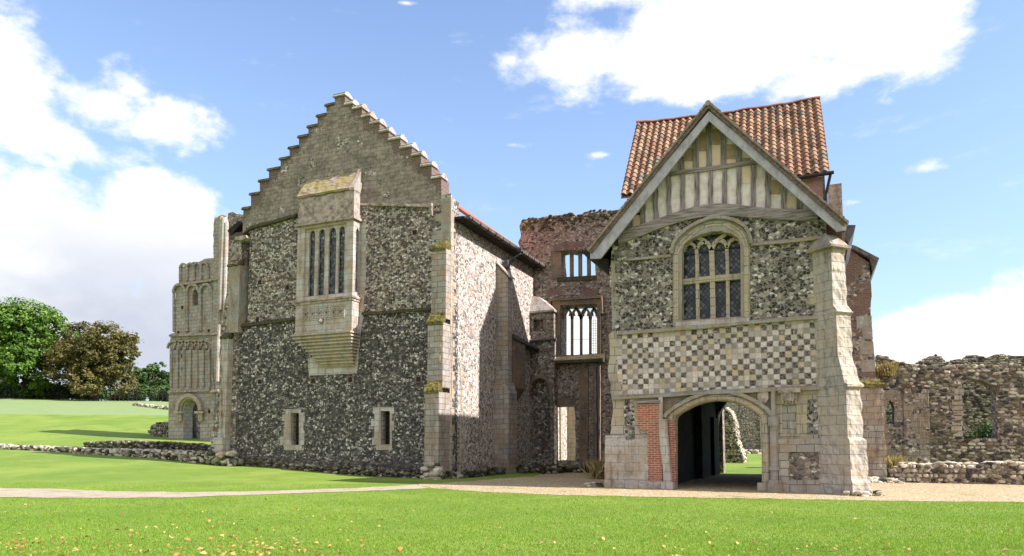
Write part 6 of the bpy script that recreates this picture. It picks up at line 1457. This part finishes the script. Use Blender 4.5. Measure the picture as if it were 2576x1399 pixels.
for i, (u, Y, w_, h_, mt, lb_) in enumerate([(20, 128, 16, 3.2, 'leaf_dark', 'dark hedge under the large green tree'), (200, 130, 14, 3.0, 'leaf_dark', 'low dark hedge behind the chestnut trunk'), (330, 130, 12, 3.0, 'leaf_pale', 'olive hedge right of the chestnut tree'), (425, 128, 10, 3.0, 'leaf_pale', 'rough scrub behind the railings near the tower'), (115, 121.5, 18, 2.6, 'leaf_dark', 'dark understorey between the green tree and the chestnut')]):
    p_ = at_depth(u, 1000, Y); bush('hedge', lb_, (p_[0], p_[1], tz(p_[0], p_[1])), w_, h_, mt, 9000, .45, 20+i, 3)
p_ = P(41.5)(2470, 1100); bush('shrub', 'dark shrub seen through the ragged window gap of the ruined wall', (p_[0]+.4, 41.5, tz(p_[0], 41.5)), 3.2, 2.5, 'leaf_dark', 9000, .16, 31, 2)
p_ = P(40.5)(2238, 1060); bush('shrub', 'small dark shrub behind the narrow pointed window', (p_[0], 40.5, tz(p_[0], 40.5)), 1.6, 2.0, 'leaf_dark', 3000, .14, 32, 1)
# iron railings along the bank
def railing():
    us = np.linspace(-60, 425, 90); base = []
    for u in us:
        p_ = at_depth(u, 1003, 117.5); base.append((p_[0], p_[1], tz(p_[0], p_[1])))
    e = thing('iron_railing', 'dark iron estate railing along the top of the grassy bank', 'fence', base[45]); mb = MB()
    for i, p_ in enumerate(base[::2]): mb = MB(); mb.box(p_[0]-.05, p_[0]+.05, p_[1]-.05, p_[1]+.05, p_[2]-.1, p_[2]+1.75); mb.build('fence_post', M['iron'], e)
    for hh in (.35, .75, 1.15, 1.6):
        mb = MB()
        for p_, q_ in zip(base[:-1], base[1:]): mb.tube((p_[0], p_[1], p_[2]+hh), (q_[0], q_[1], q_[2]+hh), .03, 4)
        mb.build('rail', M['iron'], e)
railing()
# dry tufts
def tuft(name, label, cat, c, w, h_, n, mat='dry', seed=1, bw=.012, lean=.5):
    rs = np.random.default_rng(seed); b0_ = np.stack([rs.normal(0, w*.25, n), rs.normal(0, w*.2, n), np.zeros(n)], 1); d_ = rs.normal(size=(n, 2))*lean*h_*.5; hh = h_*rs.uniform(.4, 1.1, n)
    tip = b0_ + np.stack([d_[:, 0], d_[:, 1], hh], 1); ang = rs.uniform(0, math.pi, n); s_ = np.stack([np.cos(ang), np.sin(ang), np.zeros(n)], 1)*bw
    m_ = (b0_+tip)/2 + np.array([0, 0, .15])*h_; V = np.stack([b0_-s_, b0_+s_, m_+s_*.8, tip], 1).reshape(-1, 3) + np.array(c); F = np.arange(n*4).reshape(-1, 4)
    o = mesh_np(name, V, F, np.repeat(rs.uniform(0, 1, n), 4), M[mat], c); tagit(o, label, cat, 'dry plants at the wall bases' if name == 'dry_plant' else None); return o
p_ = PG(2243, 1206); tuft('dry_plant', 'straw coloured dry plant at the foot of the stone pier', 'plant', (p_[0], p_[1]+.2, 0), 1.0, 1.05, 900, seed=4)
p_ = PG(1512, 1205); tuft('dry_plant', 'brown dry plant in the shaded corner left of the gatehouse', 'plant', p_, .9, .9, 500, seed=5)
p_ = P(37.8)(2225, 925); tuft('dry_plant', 'dry grass growing out of the ruined wall top', 'plant', (p_[0], 37.85, p_[1]-.4), .8, .7, 500, seed=6)
p_ = PG(566, 1172); tuft('green_plant', 'small green plant at the foot of the left buttress', 'plant', p_, .6, .35, 300, 'leaf_dark', seed=7)
# grass blades in the foreground, fallen leaves
def blades():
    n = 330000; Y = 9.3*np.exp(rng.uniform(0, 1, n)*math.log(27.5/9.3)); X = (rng.uniform(-.76, .76, n))*Y
    a_ = X*math.cos(YAW)-Y*math.sin(YAW); b_ = X*math.sin(YAW)+Y*math.cos(YAW)
    U = CU + X/Y*FOC
    vpx = HZ + EYE/Y*FOC
    # keep off path and gravel (test in plan)
    def inpoly(poly):
        pts_ = np.array([PG(u, v_)[:2] for u, v_ in poly]); c = np.zeros(n, bool)
        for i in range(len(pts_)):
            x0, y0 = pts_[i]; x1, y1 = pts_[i-1]; m_ = (y0 > b_) != (y1 > b_)
            with np.errstate(divide='ignore', invalid='ignore'): c ^= m_ & (a_ < (x1-x0)*(b_-y0)/(y1-y0)+x0)
        return c
    keep = ~(inpoly(PATH_POLY) | inpoly(GRAV_POLY)) & ~((a_ > -7.2) & (b_ > 24.6)) & ~((a_ < -15) & (b_ > 28.2))
    a_, b_ = a_[keep], b_[keep]; n = len(a_); z__ = terr(a_, b_)
    cl = np.sin(a_*1.7+np.sin(b_*1.3))*np.sin(b_*2.1)*.5+.5
    hh = rng.uniform(.018, .042, n)*(.75+.5*cl); ang = rng.uniform(0, math.pi, n); w_ = rng.uniform(.004, .009, n)
    s_ = np.stack([np.cos(ang)*w_, np.sin(ang)*w_, np.zeros(n)], 1); b0_ = np.stack([a_, b_, z__-.003], 1)
    tip = b0_ + np.stack([rng.normal(0, .014, n), rng.normal(0, .014, n), hh], 1)
    V = np.stack([b0_-s_, b0_+s_, tip], 1).reshape(-1, 3); F = np.arange(n*3).reshape(-1, 3)
    o = mesh_np('grass', V, F, np.repeat(np.clip(rng.normal(.5, .2, n)+.45*(cl-.5), 0, 1), 3), M['blade'], (0, 0, 0)); tagit(o, 'short bright grass blades of the near lawn', None, None, 'stuff')
blades()
def fallen():
    pts_ = []
    def patch(n, u0, u1, v0, v1, pw=1.0):
        for k in range(n):
            v_ = v0+(v1-v0)*random.random()**pw; pts_.append(PG(random.uniform(u0, u1), v_))
    patch(230, 0, 1000, 1258, 1430, .7); patch(140, 150, 850, 1340, 1430, .6); patch(90, 850, 1700, 1260, 1430, .5); patch(120, 1700, 2600, 1275, 1430, .5)
    patch(60, 500, 760, 1360, 1400); patch(70, 0, 200, 1360, 1400); patch(40, 0, 2575, 1170, 1240)
    P_ = np.array(pts_); n = len(P_); P_[:, 2] += rng.uniform(.018, .04, n)
    nn = np.stack([rng.normal(0, .35, n), rng.normal(-.25, .35, n), np.ones(n)], 1)
    dist = np.hypot(P_[:, 0], P_[:, 1]); V, F, T_ = leaf_mesh(P_, nn, rng.uniform(.03, .10, n), rng.uniform(0, 1, n), .6)
    o = mesh_np('fallen_leaves', V, F, T_, M['fallen'], (0, 0, 0)); tagit(o, 'scattered yellow and russet fallen leaves on the lawn', None, None, 'stuff')
fallen()
scene.cycles.max_bounces = 6
scene.cycles.use_denoising = True
